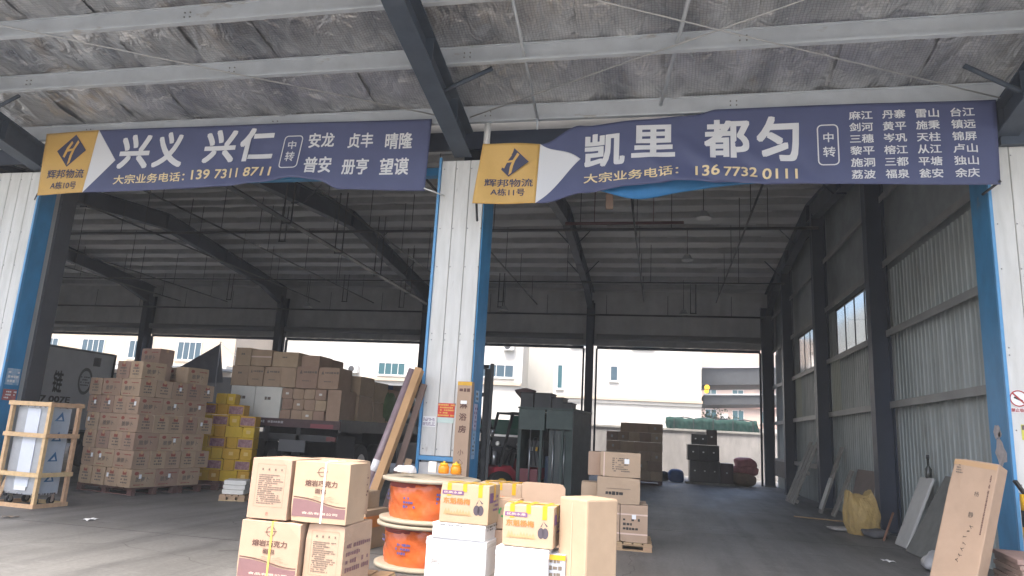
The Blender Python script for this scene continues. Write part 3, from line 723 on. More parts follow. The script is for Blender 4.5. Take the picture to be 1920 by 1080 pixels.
# ties at the banner corners, part of each banner
MB().path([Vector((-2.83, 9.95, 5.1)) + o2, Vector((-2.95, 10.5, 4.95)) + o2], .02).build('tie_rod', black_metal, b2)
MB().path([Vector((4.56, 10.3, 5.38)) + o2, Vector((4.4, 10.5, 5.25)) + o2], .02).build('tie_rod', black_metal, b2)
MB().path([Vector((-3.83, 10.3, 5.45)) + o1, Vector((-3.55, 10.55, 5.4)) + o1], .012).build('tie_cord', pvc, b1)
MB().path([Vector((-11.42, 10.3, 5.5)) + o1, Vector((-11.75, 10.56, 5.48)) + o1], .012).build('tie_cord', black_metal, b1)
# old blue fabric hanging behind the second banner
tb = MB().grid(lambda u, v: (-1.75 + 3.6 * u, 10.42 + .05 * math.sin(9 * u + 2 * v) * v, 5.95 - v * (.5 + .22 * math.exp(-((u - .38) / .16) ** 2) + .04 * math.exp(-((u - .6) / .12) ** 2))), 50, 10).build('fabric_sheet', tarp_blue)
solidify(tb, .004); tag(tb, 'bright blue fabric sheet drooping below the sagging navy banner', 'fabric')
MB().box((0, 0, 0), (.12, .03, .72)).build('hanging_scrap', mat('brown scrap', (.28, .19, .14), .7), WH, (-.92, 10.96, 5.27))

# ------------------------------------------------------------------ notices on the pillars
def plate(name, x, z, wd, h, m, label, cat, y=10.597, marks=None, group=None):
    o = MB().box((-wd / 2, -.004, -h / 2), (wd / 2, 0, h / 2)).build(name, m, None, (x, y, z)); tag(o, label, cat, group)
    if marks: marks(o)
    return o
def red_marks(o):
    mb = MB(); scribble(mb, -.13, .13, -.1, .1, 5, -.006, 3, .9); mb.build('printing', mat('yellow ink', (.75, .45, .1), .6), o)
plate('notice', -3.27, 1.90, .27, .215, notice_red, 'red notice with yellow print on the white centre pillar', 'notice', marks=red_marks)
def grid_marks(o):
    mb = MB()
    for r_ in range(2):
        for c_ in range(4): scribble(mb, -.1 + c_ * .05, -.1 + c_ * .05 + .04, -.065 + r_ * .068, -.065 + r_ * .068 + .055, 3, -.006, r_ * 4 + c_, .95)
    mb.build('printing', ink_purple, o)
plate('notice', -3.53, 1.715, .21, .16, paper, 'small white notice with two rows of dark characters on the centre pillar', 'notice', marks=grid_marks)
plate('sticker', -3.27, 1.745, .26, .08, mat('pale green sticker', (.55, .68, .62), .5), 'faint green sticker right under the red notice', 'sticker')
# stickers on the blue jamb of the centre pillar (faces +X)
for i, (y, z, h, m, lb) in enumerate(((10.95, 2.15, .18, sticker_blue, 'small pale sticker high on the blue edge of the centre pillar'), (10.9, 1.82, .42, mat('lilac sticker', (.52, .5, .62), .5), 'tall lilac sticker on the blue edge of the centre pillar'), (10.9, 1.4, .45, sticker_blue, 'long pale blue sticker lowest on the centre pillar edge'))):
    o = MB().box((0, -.1, -h / 2), (.004, .1, h / 2)).build('sticker', m, None, (-2.8795, y, z)); tag(o, lb, 'sticker')
    scribble(MB(), -.08, .08, -h * .4, h * .4, max(2, int(h / .07)), -.0055, i, .7, M=SIDE(0)).build('printing', ink_purple if i == 1 else ink_grey, o)
# left pillar stickers on its jamb
for i, (y, z, h, m, lb) in enumerate(((10.8, 2.13, .3, mat('worn sticker', (.5, .6, .68), .6, noise=(9, .5), col2=(.1, .3, .5)), 'torn pale sticker on the blue edge of the far left pillar'), (10.8, 1.80, .2, mat('faded red sticker', (.5, .16, .15), .6, noise=(12, .4)), 'faded red sticker under the torn pale one on the left pillar'))):
    o = MB().box((0, -.14, -h / 2), (.004, .14, h / 2)).build('sticker', m, None, (-11.6995, y, z)); tag(o, lb, 'sticker')
    scribble(MB(), -.11, .11, -h * .4, h * .4, 3, -.0055, i + 9, .8, M=SIDE(0)).build('printing', paper, o)
# no smoking sign
ns = MB().lathe([(.115, 0), (.115, .004)], 28, M=Matrix.Rotation(R(90), 4, 'X')).build('warning_sign', paper, None, (4.66, 10.596, 2.42)); tag(ns, 'round no smoking sign with red ring on the right pillar', 'sign')
rg_ = MB(); P = []
for k in range(28):
    a = 2 * math.pi * k / 28; P += [(.11 * math.cos(a), -.006, .11 * math.sin(a)), (.094 * math.cos(a), -.006, .094 * math.sin(a))]
rg_.poly(P, [(2 * k, (2 * k + 2) % 56, (2 * k + 3) % 56, 2 * k + 1) for k in range(28)])
rg_.poly([(-.075, -.0065, .06), (-.06, -.0065, .075), (.075, -.0065, -.06), (.06, -.0065, -.075)], [(0, 1, 2, 3)]).build('red_ring', mat('sign red', (.4, .03, .03), .5), ns)
MB().box((-.06, -.0055, -.012), (.05, -.0045, .012)).build('cigarette', ink_black, ns, (0, 0, -.01), (0, R(25), 0))
plate('notice', 4.66, 2.265, .26, .07, mat('pale notice', (.75, .7, .68), .6), 'thin strip of red characters right under the no smoking sign', 'notice', marks=lambda o: text_flat(MB(), '禁止吸烟', -.1, .1, -.025, .025, -.006, .02).build('printing', mat('sign red', (.4, .03, .03), .5), o))
plate('sticker', 4.72, 1.98, .12, .2, mat('yellow green sticker', (.62, .6, .1), .5), 'yellow green sticker with a dark head on the right pillar', 'sticker', marks=lambda o: MB().box((-.055, -.006, .03), (.055, -.0045, .09)).build('printing', ink_grey, o))
pt = MB()
rg = random.Random(3)
for cy_, cz_, a, b in ((10.98, 1.98, .1, .11), (10.90, 1.95, .05, .05), (10.92, 1.70, .16, .2), (10.93, 1.40, .08, .17)):
    n = 12; P = []
    for sx in (0, -.003):
        for k in range(n):
            t_ = 2 * math.pi * k / n; q = rg.uniform(.75, 1.1) if sx == 0 else None
            P.append((sx, 0, 0))
    rs = [rg.uniform(.7, 1.15) for _ in range(n)]
    P = [(sx, cy_ - 10.9 + a * rs[k] * math.cos(2 * math.pi * k / n), cz_ - 1.6 + b * rs[k] * math.sin(2 * math.pi * k / n)) for sx in (0, -.003) for k in range(n)]
    pt.poly(P, [tuple(range(n)), tuple(range(2 * n - 1, n - 1, -1))] + [(k, n + k, n + (k + 1) % n, (k + 1) % n) for k in range(n)])
o = pt.build('torn_poster', mat('torn paper', (.62, .56, .54), .8, noise=(12, .4)), None, (4.5295, 10.9, 1.6)); tag(o, 'torn remains of pasted paper on the blue edge of the right pillar', 'poster')

# ------------------------------------------------------------------ cartons
CM = {}
def carton_mesh(wd, d, h, m, bev=.008):
    """a cardboard box whose walls sag a little inward and whose corners are knocked; four variants of each size"""
    var = random.randint(0, 3); k = (round(wd, 3), round(d, 3), round(h, 3), m.name, bev, var)
    if k not in CM:
        rg = random.Random(str(k)); bm = bmesh.new(); bmesh.ops.create_cube(bm, size=2)
        bmesh.ops.subdivide_edges(bm, edges=bm.edges[:], cuts=3, use_grid_fill=True)
        kn = {c: rg.choice((0, 0, 0, .006, .014)) for c in range(8)}; sg = {c: rg.uniform(.001, .006) for c in range(6)}
        dims = (wd / 2, d / 2, h / 2); md = min(dims)
        for v in bm.verts:
            c = v.co.copy(); out = Vector((0, 0, 0)); at = [abs(abs(q) - 1) < 1e-4 for q in c]
            for ax in range(3):
                sgn = 1 if c[ax] > 0 else -1
                if at[ax]:
                    o1, o2 = [q for q in range(3) if q != ax]
                    bend = (1 - c[o1] ** 2) * (1 - c[o2] ** 2)
                    out[ax] -= sgn * (sg[ax * 2 + (sgn > 0)] * min(1, md / .2) * bend + rg.uniform(0, .0012) * (bend > .05))
            near = (c.x > 0) + 2 * (c.y > 0) + 4 * (c.z > 0)
            if sum(at) == 3:
                kk = min(kn[near], md * .2)
                for ax in range(3): out[ax] -= math.copysign(kk * rg.uniform(.4, 1), c[ax])
            v.co = Vector((c.x * dims[0], c.y * dims[1], c.z * dims[2] + h / 2)) + out
        sharp = [e for e in bm.edges if len(e.link_faces) == 2 and e.calc_face_angle() > .8]
        bmesh.ops.bevel(bm, geom=sharp, offset=min(bev, md * .3), segments=2, affect='EDGES', profile=.6)
        me = bpy.data.meshes.new('carton'); bm.to_mesh(me); bm.free(); me.materials.append(m); CM[k] = me
    return CM[k]
def tape_mesh(wd, d, h, m, drop=.07, tw=.055, along='y'):
    k = ('t', round(wd, 3), round(d, 3), round(h, 3), m.name, drop, along)
    if k not in CM:
        mb = MB(); t = .0015
        if along == 'y':
            mb.box((-tw / 2, -d / 2 + .001, h), (tw / 2, d / 2 - .001, h + t)).box((-tw / 2, -d / 2 - t, h - drop), (tw / 2, -d / 2, h + t)).box((-tw / 2, d / 2, h - drop), (tw / 2, d / 2 + t, h + t))
        else:
            mb.box((-wd / 2 + .001, -tw / 2, h), (wd / 2 - .001, tw / 2, h + t)).box((-wd / 2 - t, -tw / 2, h - drop), (-wd / 2, tw / 2, h + t)).box((wd / 2, -tw / 2, h - drop), (wd / 2 + t, tw / 2, h + t))
        CM[k] = mb.mesh('packing_tape', m)
    return CM[k]
def carton(loc, rz, dim, m, label, group=None, name='carton', cat='carton', bev=.005, tape=None, along='y', jit=0):
    wd, d, h = dim
    o = link(name, carton_mesh(wd, d, h, m, bev), None, loc, (0, 0, rz + (random.uniform(-jit, jit) if jit else 0)))
    tag(o, label, cat, group)
    if tape: link('packing_tape', tape_mesh(wd, d, h, tape, along=along), o)
    return o
def pallet(loc, rz, wd, d, h, m, label, n=7, group=None):
    o = empty('pallet', loc, rz, label, 'pallet', group)
    s = wd / n
    for i in range(n):
        MB().box((-wd / 2 + i * s + .012, -d / 2, h - .022), (-wd / 2 + (i + 1) * s - .012, d / 2, h)).build('deck_board', m, o)
    for yy in (-d / 2 + .05, 0, d / 2 - .05):
        MB().box((-wd / 2, yy - .045, h - .044), (wd / 2, yy + .045, h - .023)).build('stringer', m, o)
        for xx in (-wd / 2 + .07, 0, wd / 2 - .07):
            MB().box((xx - .065, yy - .045, .02), (xx + .065, yy + .045, h - .045)).build('block', m, o)
        MB().box((-wd / 2, yy - .05, 0), (wd / 2, yy + .05, .019)).build('bottom_board', m, o)
    return o
ORD = ['', 'first', 'second', 'third', 'fourth', 'fifth', 'sixth', 'seventh', 'eighth', 'ninth']

# --- bread cartons in the foreground
pallet((-3.30, 6.72, 0), R(1), 1.28, 1.15, .13, wood, 'pale wooden pallet under the bread cartons')
def bread_design(o, wd, d, h):
    y = -d / 2 - .0012
    mb = MB(); n = 16; z0, zt = h * .04, h * .27
    def wave(u): return zt + h * .11 * (1 - u) ** 1.4 * (1 if u < 1 else 1) + h * .022 * math.sin(u * 5.5)
    P = []
    for i in range(n + 1): u = i / n; P += [(-wd * .475 + wd * .95 * u, y, h * .09), (-wd * .475 + wd * .95 * u, y, wave(u))]
    mb.poly(P, [(2 * i, 2 * i + 2, 2 * i + 3, 2 * i + 1) for i in range(n)]).build('wave_print', ink_maroon, o)
    mb = MB(); P = []
    for i in range(n + 1): u = i / n; P += [(-wd * .475 + wd * .95 * u, y, wave(u) + h * .018), (-wd * .475 + wd * .95 * u, y, wave(u) + h * .036)]
    mb.poly(P, [(2 * i, 2 * i + 2, 2 * i + 3, 2 * i + 1) for i in range(n)])
    text_flat(mb, '熔岩巧克力', -wd * .29, wd * .29, h * .595, h * .70, y, .018)
    text_flat(mb, '面包', -wd * .1, wd * .1, h * .48, h * .565, y, .018)
    nn = 20; P = []
    for k in range(nn):
        a = 2 * math.pi * k / nn; P += [(wd * .075 * math.cos(a), y, h * .84 + wd * .075 * math.sin(a)), (wd * .066 * math.cos(a), y, h * .84 + wd * .066 * math.sin(a))]
    mb.poly(P, [(2 * k, (2 * k + 2) % (2 * nn), (2 * k + 3) % (2 * nn), 2 * k + 1) for k in range(nn)])
    mb.poly([(-wd * .1, y, h * .82), (wd * .1, y, h * .845), (wd * .1, y, h * .855), (-wd * .1, y, h * .83)], [(0, 1, 2, 3)])
    mb.build('printing', ink_brown, o)
    mb = MB(); rg = random.Random(5)
    for k in range(5):     # wheat-like sprigs
        x = wd * (-.2 + .1 * k)
        for q in range(5):
            a, b = x + rg.uniform(-.03, .05) * 1.2, h * (.33 + .09 * (q / 5) + rg.uniform(0, .03)); mb.poly([(a, y, b), (a + wd * .06, y, b + h * .008), (a + wd * .065, y, b + h * .012), (a, y, b + h * .006)], [(0, 1, 2, 3)])
    mb.build('sprig_print', mat('tan ink', (.36, .2, .13), .7), o)
    text_flat(MB(), '食品有限公司', -wd * .3, wd * .34, h * .135, h * .175, y - .0008, .01).build('company_line', cream_ink, o)
def info_design(o, wd, d, h, M=None):
    y = -d / 2 - .0012; mb = MB()
    for a, b, c, e in ((-.36, .36, .9, .905), (-.36, .36, .2, .205), (-.36, -.354, .2, .9), (.354, .36, .2, .9)): quad(mb, wd * a, wd * b, h * c, h * e, y)
    mb.build('frame_line', mat('tan ink', (.36, .2, .13), .7), o)
    mb = MB(); scribble(mb, -wd * .3, wd * .3, h * .24, h * .74, 15, y, 11, .9)
    for k in range(4): quad(mb, wd * (-.24 + .16 * k), wd * (-.2 + .16 * k), h * .8, h * .835, y)
    mb.build('printing', ink_grey, o)
    text_flat(MB(), '合', -wd * .04, wd * .04, h * .06, h * .12, y, 0).build('mark', ink_red, o)
bw, bh = .60, .545
c1 = carton((-3.525, 6.42, .135), R(1.5), (bw, .43, bh), kraft, 'bread carton with maroon wave and yellow strap, lowest at the front'); bread_design(c1, bw, .43, bh)
c2 = carton((-2.995, 6.57, .135), R(-1.5), (.385, .60, bh + .01), kraft, 'bread carton showing its text panel, right of the yellow strapped one'); info_design(c2, .385, .60, bh)
c3 = carton((-3.60, 6.53, .695), R(0), (.41, .60, .55), kraft, 'bread carton showing its text panel, on top of the yellow strapped one'); info_design(c3, .41, .60, .55)
c4 = carton((-3.09, 6.46, .695), R(1), (.555, .43, .545), kraft, 'bread carton with maroon wave and white strap, topmost at the front'); bread_design(c4, .555, .43, .545)
for o, m, x, wd, d, h in ((c1, strap_yellow, .01, bw, .43, bh), (c4, strap_white, .03, .555, .43, .545)):
    MB().box((x - .008, -d / 2 - .004, -.001), (x + .008, -d / 2 - .0015, h + .003)).box((x - .008, -d / 2 - .004, h + .001), (x + .008, d / 2, h + .004)).build('strap', m, o)
    MB().bar((x - .02, -d / 2 + .1, h + .012), (x + .03, -d / 2 + .17, h + .016), .012, .004).build('strap_end', m, o)
for i, (p, lb) in enumerate((((-3.30, 6.98, .135), 'bread carton behind the lower front pair'), ((-3.28, 6.98, .695), 'bread carton behind the white strapped carton'))):
    o = carton(p, R(0), (.56, .42, .545), kraft, lb)
    mb = MB(); scribble(mb, -.16, .16, .18, .42, 7, -.2812, 4, .8, M=SIDE(0)); mb.build('printing', ink_brown, o)
mb = MB(); scribble(mb, -.24, .24, .12, .4, 4, -.2012, 3, .9, M=Matrix.Translation((-.0075, 0, 0)) @ SIDE(0)); mb.build('side_print', ink_maroon, c2)
# --- cartons with orange tape behind them
o = carton((-3.98, 9.35, 0), R(-8), (.48, .6, .50), kraft_old, 'carton with wide orange tape band standing left of the cable reels')
MB().box((-.241, -.303, .27), (.243, -.3, .42)).box((.2405, -.3, .27), (.2435, .3, .42)).build('packing_tape', tape_orange, o)
quad(MB(), -.1, .16, .05, .22, -.304).build('shipping_label', paper, o)
o = carton((-4.0, 9.4, .505), R(-6), (.30, .38, .22), kraft_old, 'small carton with white label on the orange banded carton')
quad(MB(), -.05, .06, .03, .12, -.1915).build('shipping_label', paper, o)

# --- cable reels
def reel(loc, label):
    o = empty('cable_reel', loc, R(20), label, 'cable reel', 'orange cable reels')
    for z in (0, .46): MB().lathe([(.56, 0), (.6, .008), (.6, .042), (.56, .05)], 56, (0, 0, z)).build('flange', flange_m, o)
    rg = random.Random(label)
    mb = MB(); n = 72
    def fn(u, v):
        a = u * 2 * math.pi; r_ = .485 + .012 * math.sin(3 * a + 1) + .018 * math.sin(v * 9 + 2 * math.sin(a * 2)) * .5 + .006 * math.sin(a * 19 + v * 21)
        r_ += .02 * math.sin(math.pi * v)
        return (r_ * math.cos(a), r_ * math.sin(a), .05 + .41 * v)
    mb.grid(fn, n, 16).build('cable_drum', orange_wrap, o)
    flat = MB(); rg = random.Random(label)
    for k in range(5): scribble(flat, -.95 + .42 * k + rg.uniform(-.03, .03), -.80 + .42 * k, .17 + .06 * (k % 2), .31 + .06 * (k % 2), 3, 0, k + len(label), .85)
    cy_ = MB(); base = R(-118)
    for f_ in flat.f:
        cy_.poly([((.521) * math.cos(base + flat.v[q].x / .5), (.521) * math.sin(base + flat.v[q].x / .5), flat.v[q].z) for q in f_], [tuple(range(len(f_)))])
    tag(cy_.build('film_print', mat('blue film print', (.10, .10, .30), .5), o), kind='stuff')
    MB().lathe([(.492, .395), (.500, .40), (.500, .45), (.492, .455)], 56).build('inner_rim', mat('dark red cable end', (.28, .04, .03), .5), o)
    return o
reel((-2.76, 8.5, 0), 'reel of orange cable under clear wrap, standing on the ground')
reel((-2.74, 8.5, .515), 'reel of orange cable stacked on top of the other reel')
def blob(name, loc, size, m, label, cat, seed=0, amp=.25, rz=0, group=None, n=20, sub=3, kind=None):
    """a lumpy bag or sack"""
    bm = bmesh.new(); bmesh.ops.create_icosphere(bm, subdivisions=sub, radius=1); rg = random.Random(seed)
    ks = [(Vector((rg.gauss(0, 1), rg.gauss(0, 1), rg.gauss(0, 1))) * rg.uniform(1.2, 4), rg.uniform(0, 6.28), rg.uniform(.4, 1)) for _ in range(7)]
    for v in bm.verts:
        d = v.co.copy(); s = 1 + amp * sum(a * math.sin(k.dot(d) + p) for k, p, a in ks) / 4
        q = Vector([math.copysign(abs(c) ** .75, c) for c in d]) * s
        v.co = Vector((q.x * size[0] / 2, q.y * size[1] / 2, max(-.94, q.z) * size[2] / 2 + size[2] / 2 * .94))
    me = bpy.data.meshes.new(name); bm.to_mesh(me); bm.free(); me.materials.append(m)
    for p in me.polygons: p.use_smooth = True
    o = link(name, me, None, loc, (0, 0, rz)); return tag(o, label, cat, group)
blob('plastic_bag', (-2.98, 8.2, 1.075), (.26, .17, .085), film, 'crumpled white plastic bag on the upper cable reel', 'bag', 2, .5)
o = carton((-2.78, 8.62, 1.075), R(10), (.1, .1, .13), white_card, 'tiny pale box on the upper reel between bag and yellow jars', bev=.003)
for i, (x, y) in enumerate(((-2.60, 8.5), (-2.45, 8.52))):
    e = empty('jar', (x, y, 1.075), 0, ('squat orange jar on the reel next to the tiny pale box', 'squat orange jar on the reel nearest the fruit carton')[i], 'jar', 'orange jars on the reel')
    MB().lathe([(.055, 0), (.066, .01), (.066, .08), (.05, .1)], 20).build('jar_body', mat('orange plastic', (.75, .28, .01), .35), e)
    MB().lathe([(.05, .1), (.052, .1), (.05, .125), (.012, .132), (.012, .15)], 20).build('lid', yellow_paint, e)

# --- white foam boxes and fruit cartons
def foam_box(loc, rz, dim, label, wrap=True, marks=None):
    wd, d, h = dim
    o = empty('foam_box', loc, rz, label, 'foam box', 'white foam boxes')
    me = MB().box((-wd / 2, -d / 2, 0), (wd / 2, d / 2, h * .9)).mesh('box_body', foam_white); bevel_mesh(me, .012, 3); link('box_body', me, o)
    me = MB().box((-wd / 2 - .001, -d / 2 - .001, h * .903), (wd / 2 + .001, d / 2 + .001, h)).mesh('lid', foam_white); bevel_mesh(me, .012, 3); link('lid', me, o)
    if wrap:
        MB().box((-wd / 2 - .003, -d / 2 - .003, h * .87), (wd / 2 + .003, d / 2 + .003, h * .93)).build('sealing_tape', mat('clear tape', (.70, .72, .72), .25), o)
        MB().box((-.03, -d / 2 - .0035, h * .45), (.03, -d / 2 - .0005, h * .87)).build('tape_strip', mat('clear tape', (.78, .79, .78), .3), o)
    if marks: marks(o, wd, d, h)
    return o
def foam_marks(o, wd, d, h):
    mb = MB(); scribble(mb, -wd * .42, wd * .45, h * .84, h * .95, 1, -d / 2 - .0095, 5, .5); scribble(mb, -d * .4, d * .4, h * .6, h * .95, 2, -wd / 2 - .0135, 6, .6, M=SIDE(0)); mb.build('printing', ink_black, o)
def foam_tape(o, wd, d, h):
    quad(MB(), -.26, -.16, h * .5, h * .62, -d / 2 - .002).build('shipping_label', mat('greyish label', (.55, .56, .56), .6), o)
    scribble(MB(), -.25, -.17, h * .52, h * .6, 3, -d / 2 - .0028, 4, .8).build('label_print', ink_grey, o)
    quad(MB(), -d * .48, d * .48, h * .3, h * .36, -wd / 2 - .0015, M=SIDE(0)).build('wrap_fold', mat('clear tape', (.70, .72, .72), .25), o)
foam_box((-1.99, 7.38, 0), R(-3), (.64, .46, .53), 'large white foam box, lowest of the front left foam pair', True, foam_tape)
foam_box((-1.97, 7.34, .53), R(-3), (.56, .42, .15), 'flat white foam box with dark marks under the front fruit carton', True, foam_marks)
foam_box((-1.24, 6.93, 0), R(-2), (.50, .42, .565), 'plain white foam box under the fruit carton beside the tall carton')
o = foam_box((-1.72, 8.1, .42), R(-4), (.26, .3, .24), 'small white foam box squeezed behind the foam pair', False, foam_marks)
carton((-1.72, 8.1, 0), R(-4), (.45, .4, .41), kraft, 'plain carton under the small squeezed foam box')
def fruit_carton(loc, rz, dim, label):
    wd, d, h = dim
    o = carton(loc, rz, dim, kraft, label, 'fruit cartons with yellow tape', bev=.01)
    y = -d / 2 - .0012
    for x in (-wd * .32, wd * .0, wd * .32):
        MB().box((x - .022, -d / 2 - .002, h * (.68 if x else .8)), (x + .022, -d / 2 - .0005, h + .002)).box((x - .022, -d / 2, h + .0005), (x + .022, d / 2, h + .002)).build('packing_tape', tape_yellow, o)
    MB().box((-wd / 2 + .002, -.03, h + .002), (wd / 2, .03, h + .0035)).box((wd / 2 + .0005, -.03, h * .6), (wd / 2 + .002, .03, h + .0035)).build('packing_tape', tape_yellow, o)
    mb = MB(); quad(mb, -wd * .46, -wd * .02, h * .72, h * .82, y - .002); mb.build('title_strip', ink_purple, o)
    text_flat(MB(), '优质水果', -wd * .43, -wd * .05, h * .74, h * .80, y - .0028, .01).build('title_print', cream_ink, o)
    text_flat(MB(), '东魁杨梅', -wd * .43, wd * .12, h * .48, h * .64, y, .02).build('name_print', ink_orange, o)
    mb = MB()
    rg = random.Random(2)
    for k in range(9):
        x = -wd * .42 + k * wd * .06; mb.poly([(x, y, h * .2), (x + wd * .05, y, h * (.3 + rg.uniform(0, .08))), (x + wd * .1, y, h * .2)], [(0, 1, 2)])
    mb.build('hill_print', mat('pale brown ink', (.43, .29, .14), .7), o)
    mb = MB()
    for cx in (.26, .34):
        n = 14; mb.poly([(wd * cx + wd * .065 * math.cos(2 * math.pi * k / n), y, h * .36 + h * .13 * math.sin(2 * math.pi * k / n)) for k in range(n)], [tuple(range(n))])
    for a, b in ((.24, .5), (.36, .52)): mb.poly([(wd * .3, y, h * .64), (wd * a, y, h * b), (wd * (a + .03), y, h * (b + .02))], [(0, 1, 2)])
    mb.build('fruit_print', mat('dark plum ink', (.075, .06, .075), .7), o)
    mb = MB(); quad(mb, -d * .42, -d * .12, h * .55, h * .8, -wd / 2 - .0012, M=SIDE(0)); scribble(mb, -d * .1, d * .4, h * .3, h * .75, 4, -wd / 2 - .0012, 8, .8, M=SIDE(0)); mb.build('side_print', ink_purple, o)
    return o
fruit_carton((-1.93, 7.33, .685), R(-3), (.52, .40, .385), 'yellow taped fruit carton on the flat marked foam box')
fruit_carton((-1.74, 8.15, .665), R(-5), (.50, .38, .385), 'yellow taped fruit carton half hidden behind the front fruit carton')
fruit_carton((-1.20, 6.95, .572), R(-2), (.49, .40, .375), 'yellow taped fruit carton beside the tall plain carton')
o = carton((-.93, 6.98, .28), R(0), (.17, .40, .25), mat('grey printed card', (.45, .47, .50), .6, noise=(6, .15)), 'narrow grey printed carton between foam box and tall carton')
scribble(MB(), -.07, .07, .04, .22, 3, -.2015, 6, .9).build('printing', ink_grey, o)
MB().box((-.084, -.203, .2), (.084, -.2005, .245)).build('packing_tape', tape_yellow, o)
carton((-.93, 6.98, 0), R(0), (.18, .40, .275), mat('teal card', (.10, .33, .33), .6), 'teal carton under the narrow grey one')
# tall carton turned edge-on
o = carton((-.66, 6.92, 0), R(-38), (.36, .42, 1.045), kraft, 'tall plain carton standing on end, turned corner on', bev=.02)
mb = MB(); 
TC = Matrix.Rotation(R(-90), 4, 'Z')
scribble(mb, -.16, .12, .40, .66, 6, -.1815, 4, .6, M=TC)
mb.build('printing', ink_brown, o)
MB().box((-.012, -.2135, 0), (-.004, -.2105, 1.0)).build('paper_seam', mat('pale seam', (.62, .45, .32), .7), o)
text_flat(MB(), '专', -.06, .06, .72, .86, -.1815, 0, M=TC) 
# row of cartons just behind
o = empty('open_carton', (-1.22, 7.95, .62), R(-4), 'opened plain carton with a raised flap behind the fruit cartons', 'carton')
me = MB().box((-.26, -.2, 0), (.26, .2, .26)).mesh('box_body', kraft); bevel_mesh(me, .008, 2); link('box_body', me, o)
fl_ = MB(); P = [(-.24, 0), (.24, 0), (.24, .17), (.21, .205), (.17, .215), (-.2, .215), (-.24, .2)]
fl_.poly([(x, yy, .26 + z) for yy in (-.195, -.19) for x, z in P], [tuple(range(7)), tuple(range(13, 6, -1))] + [(k, 7 + k, 7 + (k + 1) % 7, (k + 1) % 7) for k in range(7)]).build('flap', kraft, o)
carton((-1.22, 7.95, 0), R(-4), (.56, .42, .61), kraft, 'carton under the opened carton with the raised flap')
o = carton((-1.60, 7.62, .62), R(-3), (.30, .26, .30), kraft, 'carton with green recycling mark between two fruit cartons')
mb = MB()
for k in range(3):
    a0 = 2 * math.pi * k / 3; P = []
    for q in range(6):
        a = a0 + q * .3; P += [(.055 * math.cos(a), -.1315, .17 + .055 * math.sin(a)), (.033 * math.cos(a), -.1315, .17 + .033 * math.sin(a))]
    mb.poly(P, [(2 * q, 2 * q + 2, 2 * q + 3, 2 * q + 1) for q in range(5)])
mb.build('recycling_mark', mat('green ink', (.08, .3, .09), .6), o)
carton((-1.60, 7.62, 0), R(-3), (.30, .30, .61), kraft, 'tall carton under the one with the green recycling mark')
carton((-.78, 7.95, .0), R(-4), (.40, .42, .86), kraft, 'plain carton between the opened carton and the pallet stack')

# --- small stack on a pallet in the right doorway
pallet((-.62, 11.45, 0), R(2), 1.0, .9, .12, wood, 'dark edged wooden pallet under the small carton stack in the doorway')
ss = [((-.385, 11.25, .125), (.40, .5, .53), 'bottom carton at the aisle corner of the small doorway stack', 1), ((-.80, 11.25, .125), (.41, .5, .53), 'bottom carton next to the tall plain carton, small doorway stack', 1), ((-.62, 11.72, .125), (.8, .4, .53), 'bottom rear carton of the small doorway stack', 0),
      ((-.62, 11.22, .66), (.64, .48, .38), 'wide middle carton with bold black print, small doorway stack', 2), ((-1.07, 11.3, .66), (.24, .4, .28), 'little middle carton on the reel side of the small doorway stack', 0),
      ((-.60, 11.22, 1.045), (.60, .46, .36), 'wide top carton with white label, small doorway stack', 3), ((-1.00, 11.3, 1.045), (.19, .38, .35), 'narrow top carton on the reel side of the small doorway stack', 0)]
carton((-1.03, 11.35, .125), 0, (.03, .03, .03), kraft, 'x') if False else None
for p, dm, lb, k in ss:
    if dm[0] == .24: p = (p[0], p[1], .66)
    o = carton(p, R(2), dm, kraft, lb, 'cartons of the small doorway stack', tape=tape_m if k != 3 else None, along='x')
    wd, d, h = dm; y = -d / 2 - .0015
    if k == 1:
        mb = MB(); scribble(mb, -wd * .4, wd * .42, h * .3, h * .66, 3, y, 3 + int(p[0] * 10), .8); mb.build('printing', ink_black, o)
        MB().box((-wd / 2 - .001, y - .001, h * .72), (wd / 2 + .001, y, h * .76)).box((-wd / 2 - .001, y - .001, h * .2), (wd / 2 + .001, y, h * .24)).build('strap', cream_ink, o)
        quad(MB(), -.03, .03, h * .62, h * .74, y - .002).build('shipping_label', paper, o)
    if k == 2:
        mb = MB(); scribble(mb, -wd * .3, wd * .3, h * .28, h * .5, 1, y, 12, 1); mb.build('printing', ink_black, o)
        MB().box((-wd * .28, y - .001, h * .56), (wd * .28, y, h * .575)).build('print_line', ink_grey, o)
    if k == 3:
        mb = MB(); scribble(mb, -wd * .2, wd * .2, h * .2, h * .8, 7, y, 14, .7); mb.build('printing', ink_grey, o)
        quad(MB(), wd * .1, wd * .22, h * .55, h * .75, y - .001).build('shipping_label', paper, o)
        MB().box((-wd * .42, y - .001, 0), (-wd * .39, y, h)).build('strap', cream_ink, o)
carton((-1.05, 11.75, .125), R(2), (.2, .3, .53), kraft, 'hidden carton on the reel side rear of the small doorway stack') if False else None
# support for the little cartons
carton((-1.10, 11.3, 0), R(2), (.20, .4, .655), kraft, 'upright carton beside the pallet carrying the little cartons', 'cartons of the small doorway stack')

